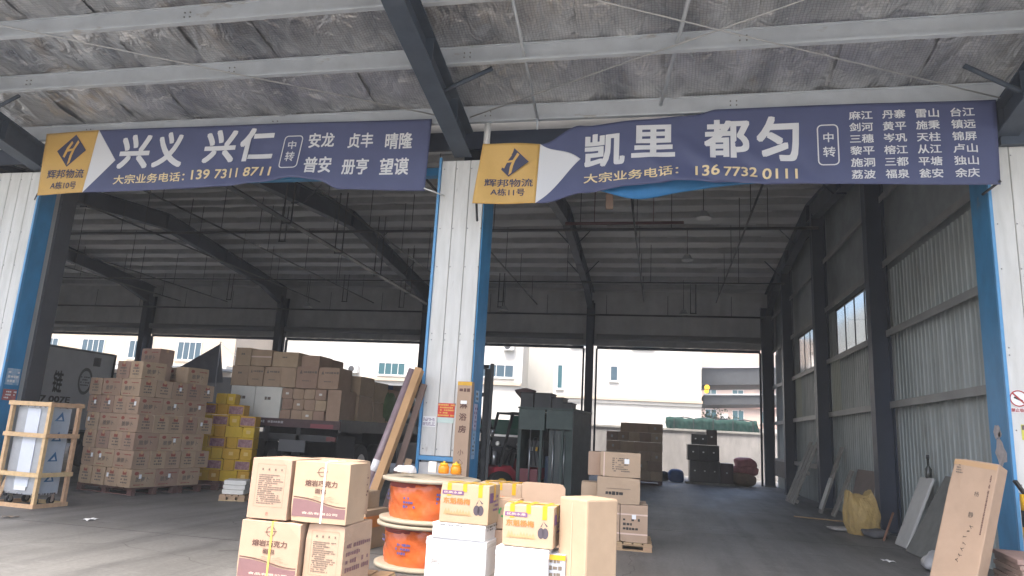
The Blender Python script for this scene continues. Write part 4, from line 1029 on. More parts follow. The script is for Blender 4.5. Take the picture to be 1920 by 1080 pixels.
# --- things leaning on the centre pillar
o = MB().tube((0, 0, 0), (.58, .55, 2.5), .062, 16).build('wrapped_roll', purple_roll, None, (-4.40, 9.9, 0)); tag(o, 'long mauve wrapped roll leaning against the centre pillar', 'roll')
MB().tube((.2181, .2068, .94), (.2564, .2431, 1.105), .0645, 16).build('white_band', paper, o)
o = MB().tube((0, 0, 0), (.36, .40, 1.36), .055, 16).build('wrapped_roll', purple_roll, None, (-4.30, 9.76, 0)); tag(o, 'shorter mauve wrapped roll leaning in front of the long one', 'roll')
MB().tube((.0789, .0876, .298), (.1128, .1253, .426), .0575, 16).build('white_band', paper, o)
o = MB().bar((0, 0, 0), (.44, .76, 2.44), .11, .15, (0, 1, 0)).build('long_carton', mat('orange brown card', (.46, .27, .12), .7, noise=(3, .2)), None, (-4.12, 9.62, .06)); tag(o, 'long orange brown carton leaning against the centre pillar', 'carton')
o = MB().bar((0, 0, 0), (.36, .5, 2.25), .09, .05, (0, 1, 0)).build('long_carton', kraft_dark, None, (-3.99, 10.0, .03)); tag(o, 'long dark brown carton leaning behind the orange brown one', 'carton')
o = MB().bar((0, 0, 0), (.15, .3, 1.12), .10, .03, (0, 1, 0)).build('timber_offcut', wood, None, (-3.86, 10.02, .02)); tag(o, 'short pale timber offcut leaning at the foot of the centre pillar', 'timber')
# upright printed carton in front of the pillar
o = carton((-2.93, 10.44, 0), R(0), (.225, .15, 2.34), kraft, 'tall slim printed carton standing upright against the centre pillar', bev=.006)
mb = MB()
for i, ch in enumerate('淋浴房'): text_flat(mb, ch, -.06, .06, 1.93 - .18 * i, 1.93 - .18 * i + .11, -.0765, .02)
for i, ch in enumerate('小心轻放'): text_flat(mb, ch, -.045, .045, 1.24 - .14 * i, 1.24 - .14 * i + .085, -.0765, .0)
scribble(mb, -.08, .08, 2.16, 2.26, 1, -.0765, 1, 1)
mb.build('printing', ink_brown, o)
quad(MB(), -.05, .05, 2.0, 2.05, -.079).build('shipping_label', paper, o)
MB().box((-.112, -.0775, 2.28), (.112, -.0755, 2.335)).build('packing_tape', tape_yellow, o)

# ------------------------------------------------------------------ crate with steel cabinet (left)
CR = empty('wooden_crate', (-10.28, 10.25, 0), R(-4), 'open new wood crate frame around a wrapped steel cabinet', 'crate')
cw, cdp, ch = .82, .55, 1.7
def cpost(x, y): MB().box((x - .03, y - .03, 0), (x + .03, y + .03, ch)).build('post', wood_new, CR)
for x in (-cw / 2, cw / 2):
    for y in (-cdp / 2, cdp / 2): cpost(x, y)
for z in (.03, .52, 1.15, ch - .04):
    MB().box((-cw / 2 - .05, -cdp / 2 - .052, z - .035), (cw / 2 + .05, -cdp / 2 - .031, z + .035)).build('rail', wood_new, CR)
    MB().box((-cw / 2 - .05, cdp / 2 + .031, z - .035), (cw / 2 + .05, cdp / 2 + .052, z + .035)).build('rail', wood_new, CR)
    MB().box((cw / 2 + .031, -cdp / 2 - .03, z - .035), (cw / 2 + .052, cdp / 2 + .03, z + .035)).build('rail', wood_new, CR)
    MB().box((-cw / 2 - .052, -cdp / 2 - .03, z - .035), (-cw / 2 - .031, cdp / 2 + .03, z + .035)).build('rail', wood_new, CR)
CB = empty('steel_cabinet', (-10.28, 10.25, .02), R(-4), 'wrapped grey steel cabinet on casters inside the wood crate', 'cabinet')
me = MB().box((-.33, -.21, .17), (.33, .21, 1.6)).mesh('cabinet_body', steel_grey); bevel_mesh(me, .01, 2); link('cabinet_body', me, CB)
MB().box((.3302, -.2, .2), (.3312, .2, 1.58)).build('side_film', mat('film over side', (.42, .48, .54), .3, noise=(5, .2)), CB)
MB().box((-.335, -.222, .2), (.335, -.2105, 1.58)).build('cabinet_door', mat('film covered grey', (.42, .44, .46), .35, metal=.3, noise=(4, .25)), CB)
MB().box((-.12, -.236, .3), (.16, -.2225, 1.56)).build('foam_strip', mat('pale foam wrap', (.62, .66, .72), .5, noise=(3, .12)), CB)
MB().box((-.10, -.245, .24), (.14, -.2365, .3)).build('foam_foot', paper, CB)
mb = MB()
for k in range(4):
    z = .38 + .33 * k
    for a, b, c in (((-.1, 0), (.09, 0), (.0, .16)),):
        mb.poly([(.3322, -.0 + a[0], z + a[1]), (.3322, b[0], z + b[1]), (.3322, c[0] + .03, z + c[1])], [(0, 1, 2)])
mb.build('triangle_logo', mat('logo blue', (.03, .12, .25), .5), CB)
mb = MB()
for k in range(4):
    z = .38 + .33 * k; mb.poly([(.3332, -.04, z + .02), (.3332, .05, z + .02), (.3332, .02, z + .08)], [(0, 1, 2)])
mb.build('triangle_gap', mat('film pale', (.48, .53, .58), .4), CB)
for x in (-.27, .27):
    for y in (-.15, .15):
        w_ = MB().tube((x - .02, y, .065), (x + .02, y, .065), .065, 16).build('caster', rubber, CB)
        MB().box((x - .03, y - .02, .06), (x - .024, y + .03, .17)).box((x + .024, y - .02, .06), (x + .03, y + .03, .17)).tube((x - .024, y, .065), (x + .024, y, .065), .025, 8).build('caster_fork', chrome, w_)
o = MB().bar((0, 0, 0), (.1, .25, 1.0), .08, .02, (0, 1, 0)).build('timber_offcut', wood, None, (-10.95, 10.25, 0)); tag(o, 'pale plank end leaning beside the crate at the left pillar', 'timber')

# ------------------------------------------------------------------ big brown carton stack
SA = R(-12)
sx, syy = Vector((math.cos(SA), math.sin(SA), 0)), Vector((-math.sin(SA), math.cos(SA), 0))
C0 = Vector((-10.13, 12.35, 0))                 # corner nearest the camera: left face runs to -sx, right face to +syy
for i, (u, v, lb) in enumerate(((-.85, .62, 'red brown pallet under the front of the tall brown carton stack'), (-.85, 1.75, 'red brown pallet under the rear of the tall brown carton stack'))):
    p = C0 + sx * u + syy * v; pallet((p.x, p.y, 0), SA, 1.62, 1.08, .15, pallet_red, lb, group='red brown pallets')
CH = .355
def radish_print():
    if 'rp' in CM: return CM['rp']
    mb = MB(); text_flat(mb, '脆萝卜', -.17, .15, .11, .205, 0, .01); me1 = mb.mesh('printing', ink_grey)
    mb = MB(); n = 14; mb.poly([(-.16 + .05 * math.cos(2 * math.pi * k / n), 0, .27 + .035 * math.sin(2 * math.pi * k / n)) for k in range(n)], [tuple(range(n))]); scribble(mb, .02, .2, .25, .29, 1, 0, 2, .9); scribble(mb, -.2, .2, .03, .07, 1, 0, 5, .8)
    me2 = mb.mesh('logo_print', ink_red)
    mb = MB(); scribble(mb, -.09, .09, .06, .24, 3, 0, 7, .9); me3 = mb.mesh('printing', ink_grey)
    mb = MB(); quad(mb, -.06, .05, .24, .30, 0); me4 = mb.mesh('logo_print', ink_red)
    me5 = quad(MB(), -.03, .03, .17, .25, 0).mesh('shipping_label', paper)
    CM['rp'] = (me1, me2, me3, me4, me5); return CM['rp']
rp = radish_print()
rg = random.Random(21)
def stack_carton(u, v, z, along_x, face, label):
    """u: distance left of the corner, v: distance back, carton .56 x .38"""
    dims = (.558, .374, CH - .003) if along_x else (.374, .558, CH - .003)
    p = C0 - sx * (u + .075 * z) + syy * v + Vector((rg.uniform(-.012, .012), rg.uniform(-.012, .012), z))
    o = carton((p.x, p.y, p.z), SA + rg.uniform(-.02, .02), dims, kraft_old, label, 'brown radish cartons of the tall stack')
    link('packing_tape', tape_mesh(*dims, tape_m, along='x' if along_x else 'y'), o)
    wd, d, h = dims
    long_face = (along_x and face == 'F') or (not along_x and face == 'S')
    for f in (('F', 'S') if face == 'B' else (face,)):
        lf = (along_x and f == 'F') or (not along_x and f == 'S')
        rot = 0 if f == 'F' else R(90)
        off = (0, -d / 2 - .0015, 0) if f == 'F' else (wd / 2 + .0015, 0, 0)
        for me in (rp[0:2] if lf else rp[2:4]): link(me.name.split('.')[0], me, o, off, (0, 0, rot))
        if rg.random() < .28:
            off2 = (off[0] + (rg.uniform(-.12, .12) if f == 'F' else .001), off[1] - (.001 if f == 'F' else rg.uniform(-.12, .12)), 0)
            link('shipping_label', rp[4], o, off2, (0, 0, rot))
    return o
LAY = ['pallet', 'second', 'third', 'fourth', 'fifth', 'sixth', 'seventh', 'eighth']
for lay in range(8):
    z = .155 + lay * CH
    # left face: 1.6 wide
    if lay % 2 == 0: ws = [.375] * 4; ax = False
    else: ws = [.56, .56, .40]; ax = True
    u = 0; n = 0
    for k, w_ in enumerate(ws):
        if lay == 6 and u > .6: break
        if lay == 7: break
        n += 1
        a = ax if w_ > .45 or not ax else False
        nm = ('lowest' if lay == 0 else ORD[lay + 1]) + ' layer'
        lb = f'radish carton, {ORD[k + 1]} from the near corner, crate side, {nm} of the tall stack'
        stack_carton(u + w_ / 2, .19 if a else .28, z, a, 'B' if k == 0 else 'F', lb); u += w_ + .004
    # right face: 1.95 deep behind the corner carton
    v = .38 if ax else .56; k = 0
    vm = 1.80
    dw = .56 if lay % 2 == 0 else .375
    while v + dw < vm + .1:
        if lay == 6 and v < 1.0 and v > .5 : v += dw + .004; k += 1; continue
        if lay == 7: break
        k += 1
        nm = ('lowest' if lay == 0 else ORD[lay + 1]) + ' layer'
        lb = f'radish carton, {ORD[k]} behind the near corner, truck side, {nm} of the tall stack'
        stack_carton(.28 if dw < .5 else .19, v + dw / 2, z, dw < .5, 'S', lb); v += dw + .004
# the two topmost on top
z = .155 + 7 * CH
stack_carton(.75, .9, .155 + 6 * CH, True, 'F', 'radish carton sunk in the middle of the tall stack, seventh layer')
stack_carton(.5, 1.45, .155 + 6 * CH, True, 'B', 'radish carton set back in the rear half of the tall stack, seventh layer')
stack_carton(.72, .92, z, True, 'F', 'single radish carton topmost in the middle of the tall stack')
stack_carton(.3, 1.8, z - 0, True, 'S', 'single radish carton topmost at the rear of the tall stack') if False else None

# ------------------------------------------------------------------ yellow cartons
YA = R(14)
Y0 = Vector((-10.62, 14.9, 0)); yx, yy_ = Vector((math.cos(YA), math.sin(YA), 0)), Vector((-math.sin(YA), math.cos(YA), 0))
p = Y0 + yx * .78 + yy_ * .5; pallet((p.x, p.y, 0), YA, 1.5, 1.0, .15, pallet_red, 'red brown pallet under the yellow carton stack', group='red brown pallets')
pm = MB().box((-.165, -.002, -.09), (.165, 0, .09)).mesh('food_photo', photo_print)
sm_ = MB(); quad(sm_, -.05, .05, -.04, .04); yl = sm_.mesh('seal_print', mat('pale gold print', (.75, .52, .16), .6))
rg = random.Random(8)
for lay in range(8):
    z = .155 + lay * .252; x = 0 if lay % 2 else -.04; k = 0
    lim = 1.30 if lay < 6 else (1.0 if lay == 6 else .75)
    seq = ([.4, .25, .4, .4, .25] if lay % 2 == 0 else [.25, .42, .25, .42, .4])
    if lay == 7: x = .3
    for w_ in seq:
        if lim - x < .16: break
        w_ = min(w_, lim - x)
        k += 1
        pos = Y0 + yx * (x + w_ / 2) + yy_ * (.2 + rg.uniform(-.01, .01))
        o = carton((pos.x, pos.y, z), YA + rg.uniform(-.02, .02), (w_ - .006, .38, .247), yellow_card, f'yellow snack carton, {ORD[k]} from the brown stack side in the {"lowest" if lay == 0 else ORD[lay + 1]} layer', 'yellow snack cartons')
        if w_ > .3 and lay % 2 == 1 or lay == 6 and w_ > .3: link('food_photo', pm, o, (0, -.191, .12))
        elif rg.random() < .6: link('seal_print', yl, o, (0, -.1925, .13))
        if k == 1:
            link('food_photo', pm, o, (-(w_ - .006) / 2 - .001, 0, .12), (0, 0, R(-90)))
        x += w_ + .004
# low bits left between the stacks
o = pallet((-8.35, 13.2, 0), R(18), .5, .6, .12, wood, 'small pale pallet with flat packs behind the bread cartons', 4)
for i in range(3): carton((-8.35, 13.2, .125 + i * .09), R(16 + 3 * i), (.42, .5, .085), white_card, f'flat pale carton, {("lowest", "middle", "topmost")[i]} on the small pale pallet', 'flat pale cartons')

# ------------------------------------------------------------------ loaded truck in the left bay
TK = empty('flatbed_truck', (-9.08, 16.0, .1), 0, 'flatbed truck backed into the left bay, loaded with cartons', 'truck')
TW = 1.5
MB().box((-TW, 0, 1.36), (TW, 8.2, 1.52)).build('deck', black_metal, TK)
rail = MB().box((-TW - .02, -.05, 1.36), (TW + .02, 0, 1.56)).build('tail_rail', mat('dusty maroon steel', (.10, .055, .055), .6, noise=(5, .4)), TK)
MB().box((.75, -.056, 1.37), (1.35, -.051, 1.47)).build('reflector', mat('red reflector', (.22, .045, .055), .5), rail)
mb = MB(); scribble(mb, -1.2, 0, 1.42, 1.52, 1, -.054, 4, .8); mb.build('printing', mat('worn white ink', (.35, .33, .32), .7), rail)
for s in (-1, 1):
    MB().box((s * TW - .03, 0, 1.3), (s * TW + .03, 8.2, 1.6)).build('side_rail', black_metal, TK)
    MB().box((s * .42 - .06, 0, 1.0), (s * .42 + .06, 10.4, 1.355)).build('chassis_beam', black_metal, TK)
    for yy in (1.6, 2.85, 7.4):
        wh = MB().tube((s * 1.28 - .14, yy, .5), (s * 1.28 + .14, yy, .5), .5, 24).build('wheel', rubber, TK)
        MB().tube((s * 1.28 - .15, yy, .5), (s * 1.28 + .15, yy, .5), .26, 16).build('rim', chrome, wh)
    MB().box((s * 1.25 - .25, .95, .45), (s * 1.25 + .25, .97, 1.2)).build('mud_flap', rubber, TK)
    MB().box((s * 1.3 - .12, -.02, 1.08), (s * 1.3 + .12, .04, 1.18)).build('tail_light', mat('tail light', (.12, .02, .02), .4), TK)
MB().box((-1.3, .0, 1.05), (1.3, .1, 1.2)).build('rear_beam', black_metal, TK)
MB().box((-.05, -.03, .78), (.65, .0, 1.06)).build('plate_holder', mat('grey plate', (.12, .12, .12), .7), TK)
MB().tube((-1.3, 2.2, .5), (1.3, 2.2, .5), .1, 8).build('axle', black_metal, TK)
MB().box((-1.42, 3.7, .2), (1.42, 3.73, 1.3)).build('spray_curtain', rubber, TK)  # added dark sheet, blocks the bright yard showing under the deck
for s in (-1, 1): MB().box((s * 1.1 - .3, 4.2, .45), (s * 1.1 + .3, 6.2, 1.05)).build('tool_box', black_metal, TK)
cb = MB().poly([(-1.2, 8.5, .6), (1.2, 8.5, .6), (1.2, 10.4, .6), (-1.2, 10.4, .6), (-1.2, 8.5, 3.0), (1.2, 8.5, 3.0), (1.15, 10.1, 3.0), (-1.15, 10.1, 3.0)], [(0, 3, 2, 1), (4, 5, 6, 7), (0, 1, 5, 4), (1, 2, 6, 5), (2, 3, 7, 6), (3, 0, 4, 7)]).build('cab', mat('truck cab blue', (.03, .06, .16), .35), TK)
MB().box((-.8, 8.47, 2.0), (.8, 8.498, 2.7)).build('rear_window', win_dark, cb)
def cargo(x, z, wd, h, y, d, m, label, print_=None, seed=0):
    o = carton((x + wd / 2, y + d / 2, z), random.Random(seed).uniform(-.02, .02), (wd - .008, d, h - .006), m, label, 'cartons on the truck', tape=None)
    yy = -d / 2 - .0015
    if print_ == 1:
        text_flat(MB(), '▲', -wd * .32, -wd * .2, h * .68, h * .82, yy, 0); mb = MB(); mb.poly([(-wd * .36, yy, h * .66), (-wd * .22, yy, h * .66), (-wd * .29, yy, h * .84)], [(0, 1, 2)]); scribble(mb, -wd * .18, wd * .36, h * .66, h * .82, 1, yy, 2, 1); scribble(mb, -wd * .2, wd * .2, h * .3, h * .38, 1, yy, 3, .9); mb.build('printing', ink_grey, o)
    if print_ == 2: mb = MB(); scribble(mb, -wd * .12, wd * .18, h * .55, h * .72, 1, yy, 5, 1); mb.build('printing', ink_grey, o)
    if print_ == 3: quad(MB(), -.04, .04, h * .4, h * .6, yy).build('shipping_label', white_card, o)
    if print_ == 4: MB().box((-wd * .49, yy - .001, h * .52), (wd * .49, yy, h * .6)).build('packing_tape', cream_ink, o)
    return o
Z1 = 1.625
# lowest tier of white cartons and small brown ones, then brown tiers
cargo(-10.66, Z1, .68, .80, 16.03, .6, white_card, 'white carton on the truck, behind the yellow stack', 2)
cargo(-9.97, Z1, .72, .80, 16.03, .6, white_card, 'white carton on the truck next to the small brown ones', 2)
q = 0
for r_ in range(3):
    for c_ in range(4):
        q += 1
        cargo(-9.23 + c_ * .30 + (.03 if r_ == 1 else 0), Z1 + r_ * .262, .295, .26, 16.02, .45, kraft_old, f'small brown carton, {ORD[c_ + 1]} from the white cartons in the {("lowest", "middle", "upper")[r_]} small row', 3 if (q % 3 == 0) else None, q)
cargo(-8.0, Z1, .36, .79, 16.02, .9, kraft_old, 'tall brown carton at the aisle corner of the truck deck')
z2 = Z1 + .80
x = -10.7
for i, (w_, pr) in enumerate(((.47, 2), (.43, 1), (.47, 1), (.42, None), (.58, 1), (.56, 1))):
    hh = .50 if i < 4 else .54
    cargo(x, z2 - (0 if i < 4 else .005), w_, hh, 16.02, .75, kraft_old, f'large brown carton, {ORD[i + 1]} from the pallet stacks in the middle tier on the truck', pr, i); x += w_ + .005
z3 = z2 + .505
for i, (x, w_, pr) in enumerate(((-10.68, .44, 2), (-10.22, .58, 4), (-9.62, .70, 2))):
    cargo(x, z3, w_, .46 - .04 * i, 16.05, .75, kraft_old, f'brown carton, {ORD[i + 1]} from the pallet stacks in the top tier on the truck', pr, 20 + i)
cargo(-8.9, z3, .5, .33, 16.2, .7, kraft_old, 'single brown carton set back in the top tier on the truck', None, 33)
# deeper cargo
k = 0
for y, hs in ((17.0, (.72, .5, .42)), (18.0, (.6, .55)), (19.0, (.6, .42))):
    for x, w_ in ((-10.4, .9), (-9.45, .9), (-8.5, .9)):
        z = Z1
        for t_, h in enumerate(hs):
            k += 1
            if t_ == 2 and x > -9: continue
            cargo(x, z, w_, h, y, .9, kraft_old, f'large carton in the {("second", "third", "fourth")[int(y) - 17]} row from the tailboard, {("lowest", "middle", "topmost")[t_]}, {("far", "centre", "aisle")[(-10.4, -9.45, -8.5).index(x)]} side', None, 40 + k); z += h + .004
blob('sack', (-7.75, 19.2, Z1), (.5, .9, 1.05), sack_green, 'green sack standing on the truck behind the brown cartons', 'sack', 5, .3)
for i, (x, y, z) in enumerate(((-7.85, 20.6, Z1), (-7.9, 20.7, Z1 + .5), (-7.8, 21.7, Z1))):
    blob('wrapped_bale', (x, y, z), (.75, .95, .55), sack_blue, ('glossy blue grey bale lying on the truck deck edge', 'glossy blue grey bale piled on the lower bale', 'glossy blue grey bale nearest the truck cab')[i], 'bale', 10 + i, .3, group='blue grey bales on the truck')
for i, (x, y, z, w_, h) in enumerate(((-8.4, 22.4, Z1, .9, .75), (-8.3, 22.4, Z1 + .755, .8, .55), (-7.95, 23.0, Z1 + .0, .55, .7), (-9.4, 20.3, Z1, .9, 1.0))):
    carton((x, y, z), R(5), (w_, .8, h), kraft_dark, ('dark box low on the truck before the cab', 'dark box stacked on the low dark box by the cab', 'narrow dark box at the deck edge by the cab', 'tall dark box in the middle of the truck')[i], 'dark boxes on the truck', cat='box', name='dark_box')
# flat bundles under and beside the truck
for i in range(4):
    o = carton((-7.2, 15.0, .42 + i * .05 if i else .36), R(4 + 2 * i), (1.5, .7, .045), plyw, f'flat brown board bundle, {("lowest", "second", "third", "topmost")[i]} of the pile beside the truck', 'flat brown board bundles', name='board_bundle', cat='board', bev=.004) if i else carton((-7.2, 15.0, 0), R(4), (1.4, .65, .40), kraft_dark, 'low dark box under the flat board bundles', name='dark_box', cat='box')

# container truck seen in the far left doorway
CT = empty('container_truck', (-16.0, 14.75, 0), 0, 'grey refrigerated container truck with dark lettering at the far left', 'truck')
MB().box((-2.4, 0, 1.0), (0, 3.3, 3.26)).build('container_box', container_grey, CT)
for yy in (.02, 3.28): MB().box((.001, yy - .03, 1.0), (.03, yy + .03, 3.26)).build('corner_post', black_metal, CT)
for z in (1.02, 3.24): MB().box((.001, .06, z - .03), (.028, 3.24, z + .03)).build('edge_rail', mat('grey rail', (.2, .2, .2), .5), CT)
SM = Matrix.Translation((.004, 1.65, 0)) @ Matrix.Rotation(R(90), 4, 'Z')
mb = MB(); text_flat(mb, '冷', -1.30, -.95, 2.02, 2.55, 0, .02, SM); text_flat(mb, '链', -.42, -.10, 2.02, 2.62, 0, .02, SM); text_flat(mb, 'E-7 007E', -1.0, .25, 1.76, 1.93, 0, .03, SM); mb.build('lettering', ink_black, CT)
mb = MB(); P = []; n = 28
for k in range(n): a = 2 * math.pi * k / n; P += [(.66 + .25 * math.cos(a), 0, 2.4 + .38 * math.sin(a)), (.66 + .19 * math.cos(a), 0, 2.4 + .29 * math.sin(a))]
mb.poly(P, [(2 * k, (2 * k + 2) % (2 * n), (2 * k + 3) % (2 * n), 2 * k + 1) for k in range(n)], M=SM); scribble(mb, .5, .82, 2.25, 2.55, 4, 0, 8, .8, M=SM); mb.build('round_emblem', mat('emblem grey', (.12, .12, .12), .6), CT)
MB().box((.001, 2.5, 2.85), (.02, 2.75, 3.1)).build('vent', black_metal, CT)
MB().box((-2.3, -.4, .75), (-.1, 4.6, .98)).build('chassis', black_metal, CT)
for yy in (.8, 3.0):
    for x in (-2.2, -.2): MB().tube((x - .14, yy, .48), (x + .14, yy, .48), .48, 20).build('wheel', rubber, CT)
MB().box((-2.3, 3.5, .6), (-.1, 5.2, 2.7)).build('cab', white_panel, CT)

# ------------------------------------------------------------------ forklift
FK = empty('forklift', (-4.62, 17.9, 0), R(38), 'red and black forklift with tall dark mast side on behind the centre pillar', 'forklift')
for s in (-.38, .38):
    MB().box((-.07, s - .035, .1), (.05, s + .035, 3.2)).build('mast_rail', mat('worn mast steel', (.075, .075, .075), .5, noise=(6, .4)), FK)
    MB().box((.075, s - .035, .15), (.16, s + .035, 3.35)).build('inner_mast_rail', mat('dull mast steel', (.15, .15, .145), .5, noise=(5, .3)), FK)
for z in (.4, 1.6, 2.5, 3.22): MB().box((-.06, -.325, z), (.05, .325, z + .09)).build('cross_member', black_metal, FK)
MB().tube((.0, 0, .3), (.0, 0, 2.6), .045, 10).build('lift_cylinder', chrome, FK)
ca = MB().box((-.2, -.5, .15), (-.12, .5, .28)).box((-.2, -.5, .6), (-.12, .5, .72)).build('fork_carriage', black_metal, FK)
lb_ = MB()
for k in range(7): lb_.tube((-.16, -.48 + .16 * k, .72), (-.16, -.48 + .16 * k, 1.35), .018, 5)
lb_.tube((-.16, -.5, 1.35), (-.16, .5, 1.35), .022, 5).build('load_backrest', black_metal, FK)
for s in (-.3, .3): MB().box((-1.2, s - .06, .08), (-.2, s + .06, .12)).box((-.24, s - .06, .08), (-.2, s + .06, .7)).build('fork', black_metal, FK)
body = MB(); prof = [(.25, .3), (.3, .75), (.75, .8), (1.0, .55), (1.25, .55), (1.35, .95), (2.1, 1.0), (2.2, .8), (2.15, .3)]
n = len(prof)
body.poly([(x, s, z) for s in (-.5, .5) for x, z in prof], [tuple(range(n - 1, -1, -1)), tuple(range(n, 2 * n))] + [(k, (k + 1) % n, n + (k + 1) % n, n + k) for k in range(n)])
fb = body.build('body', red_paint, FK); bevel_mesh(fb.data, .03, 2)
for x, r_ in ((.45, .33), (1.85, .27)):
    for s in (-.52, .52):
        wh = MB().tube((x, s - .1, r_), (x, s + .1, r_), r_, 20).build('wheel', rubber, FK); MB().tube((x, s - .105, r_), (x, s + .105, r_), r_ * .5, 12).build('rim', yellow_paint, wh)
gd = MB()
for s in (-.45, .45):
    gd.bar((.45, s, .75), (.75, s, 2.12), .06, .06).bar((1.95, s, .95), (1.75, s, 2.12), .06, .06).bar((.72, s, 2.12), (1.8, s, 2.12), .06, .06)
for k in range(6): gd.bar((.8 + .18 * k, -.45, 2.13), (.8 + .18 * k, .45, 2.13), .04, .03)
gd.build('overhead_guard', black_metal, FK)
MB().box((.7, -.42, 1.72), (1.75, -.40, 2.06)).build('guard_panel', mat('bright green panel', (.02, .11, .07), .5), FK)
MB().path([(.0, -.3, 2.4), (.25, -.36, 1.6), (.2, -.3, .9), (.5, -.25, .8)], .025).path([(.02, .25, 2.5), (.3, .3, 1.5), (.35, .2, .85)], .022).build('hydraulic_hose', rubber, FK)
MB().box((.3, -.3, .8), (.6, .3, 1.25)).build('dashboard', black_metal, FK)
MB().box((.32, .12, 1.28), (.42, .28, 1.40)).build('gauge_box', paper, FK)
MB().tube((.16, -.43, 1.62), (.24, -.43, 1.62), .07, 12).tube((.16, .43, 1.62), (.24, .43, 1.62), .07, 12).build('headlight', chrome, FK)
st = MB().box((1.2, -.25, .95), (1.65, .25, 1.08)).box((1.58, -.25, 1.08), (1.7, .25, 1.55)).build('seat', rubber, FK); bevel_mesh(st.data, .03, 2)
MB().tube((.8, 0, .8), (1.0, 0, 1.2), .03, 8).lathe([(.17, 0), (.19, .015), (.17, .03)], 18, M=Matrix.Translation((1.0, 0, 1.2)) @ Matrix.Rotation(R(28), 4, 'Y')).build('steering_wheel', black_metal, FK)
MB().tube((.3, -.42, .8), (.3, -.42, 1.15), .06, 8).tube((.3, .42, .8), (.3, .42, 1.15), .06, 8).build('headlight_stalk', chrome, FK)

# dark green cabin with crates on top
GC = empty('equipment_cabin', (-2.66, 18.3, 0), R(-6), 'dark green metal equipment cabin with glazed front beside the forklift', 'cabin')
gw_, gd_, gh = 1.5, 2.0, 2.22
GC.scale = (.86, 1, 1)
for x in (-.75, -.12, .5, .75):
    MB().box((x - .04, -1.04, 0), (x + .04, -.96, gh)).build('post', green_paint, GC)
    MB().box((x - .04, .96, 0), (x + .04, 1.04, gh)).build('post', green_paint, GC)
MB().box((-.82, -1.1, gh), (.84, 1.1, gh + .05)).build('roof_plate', green_paint, GC)
MB().box((-.78, -1.06, gh - .5), (-.02, -1.045, gh - .002)).box((.03, -1.06, gh - .46), (.78, -1.045, gh - .002)).build('head_panel', mat('mid green paint', (.066, .10, .088), .5, noise=(3, .3)), GC)
MB().box((.79, -1.04, .05), (.81, 1.04, gh - .01)).build('side_panel', mat('grey green paint', (.07, .08, .075), .55, noise=(3, .25)), GC)
MB().box((-.81, -1.04, .05), (-.79, 1.04, gh - .01)).build('side_panel', green_paint, GC)
MB().box((-.79, .985, .05), (.79, 1.0, gh - .01)).build('rear_panel', black_metal, GC)
MB().box((.12, -1.02, .3), (.46, -1.01, 1.72)).build('window_glass', mat('smoked glass', (.03, .05, .055), .2), GC)
MB().box((.55, -1.02, .1), (.74, -1.0, 1.72)).build('door_panel', green_paint, GC)
MB().tube((.58, -1.06, .3), (.58, -1.06, 1.6), .016, 6).build('grab_rail', chrome, GC)
MB().box((-.70, -1.03, .05), (-.18, -1.0, .78)).build('lower_panel', mat('louvre maroon', (.20, .055, .06), .6), GC)
for k in range(7): MB().box((-.68, -1.05, .1 + .09 * k), (-.2, -1.031, .15 + .09 * k)).build('louvre_slat', mat('louvre maroon', (.20, .055, .06), .6), GC)
MB().box((-.65, -.5, .8), (-.2, 0, 1.45)).build('inner_machine', mat('inner grey', (.12, .125, .125), .5, noise=(5, .4)), GC)
MB().box((-.04, -.8, 0), (.1, .2, 1.1)).build('inner_cabinet', mat('inner blue', (.03, .06, .12), .5), GC)
for k in range(4): MB().path([(-.62 + .12 * k, -.62, 1.5), (-.6 + .1 * k, -.7, 1.2), (-.64 + .13 * k, -.62, .85)], .018).build('hose', rubber, GC)
for k in range(3): MB().box((-.6 + .15 * k, -.53, 1.2), (-.52 + .15 * k, -.505, 1.3)).build('switch_box', (paper, yellow_paint, red_paint)[k], GC)
for x in (-.42, .26): MB().tube((x, -1.07, .1), (x, -1.07, 1.72), .02, 6).build('grab_rail', chrome, GC)
for i, (x, w_, h, lb) in enumerate(((-.82, .32, .36, 'black plastic crate on the cabin roof nearest the forklift mast'), (-.42, .42, .36, 'wide black plastic crate in the middle of the cabin roof'), (.06, .28, .27, 'lower black plastic crate on the cabin roof'), (.34, .24, .15, 'flattest black plastic crate on the cabin roof near the dark column'))):
    e = empty('plastic_crate', (-2.66 + .9 * (x + w_ / 2), 17.6, gh + .052), R(-6), lb, 'crate', 'black crates on the cabin roof')
    bx = MB().box((-w_ / 2, -.25, 0), (w_ / 2, .25, .02)).box((-w_ / 2, -.25, .02), (w_ / 2, -.235, h)).box((-w_ / 2, .235, .02), (w_ / 2, .25, h)).box((-w_ / 2, -.235, .02), (-w_ / 2 + .015, .235, h)).box((w_ / 2 - .015, -.235, .02), (w_ / 2, .235, h)).build('crate_body', black_metal, e)
    MB().box((-w_ / 2 - .015, -.265, h - .03), (w_ / 2 + .015, -.251, h)).box((-w_ / 2 - .015, .251, h - .03), (w_ / 2 + .015, .265, h)).build('rim', rubber, e)
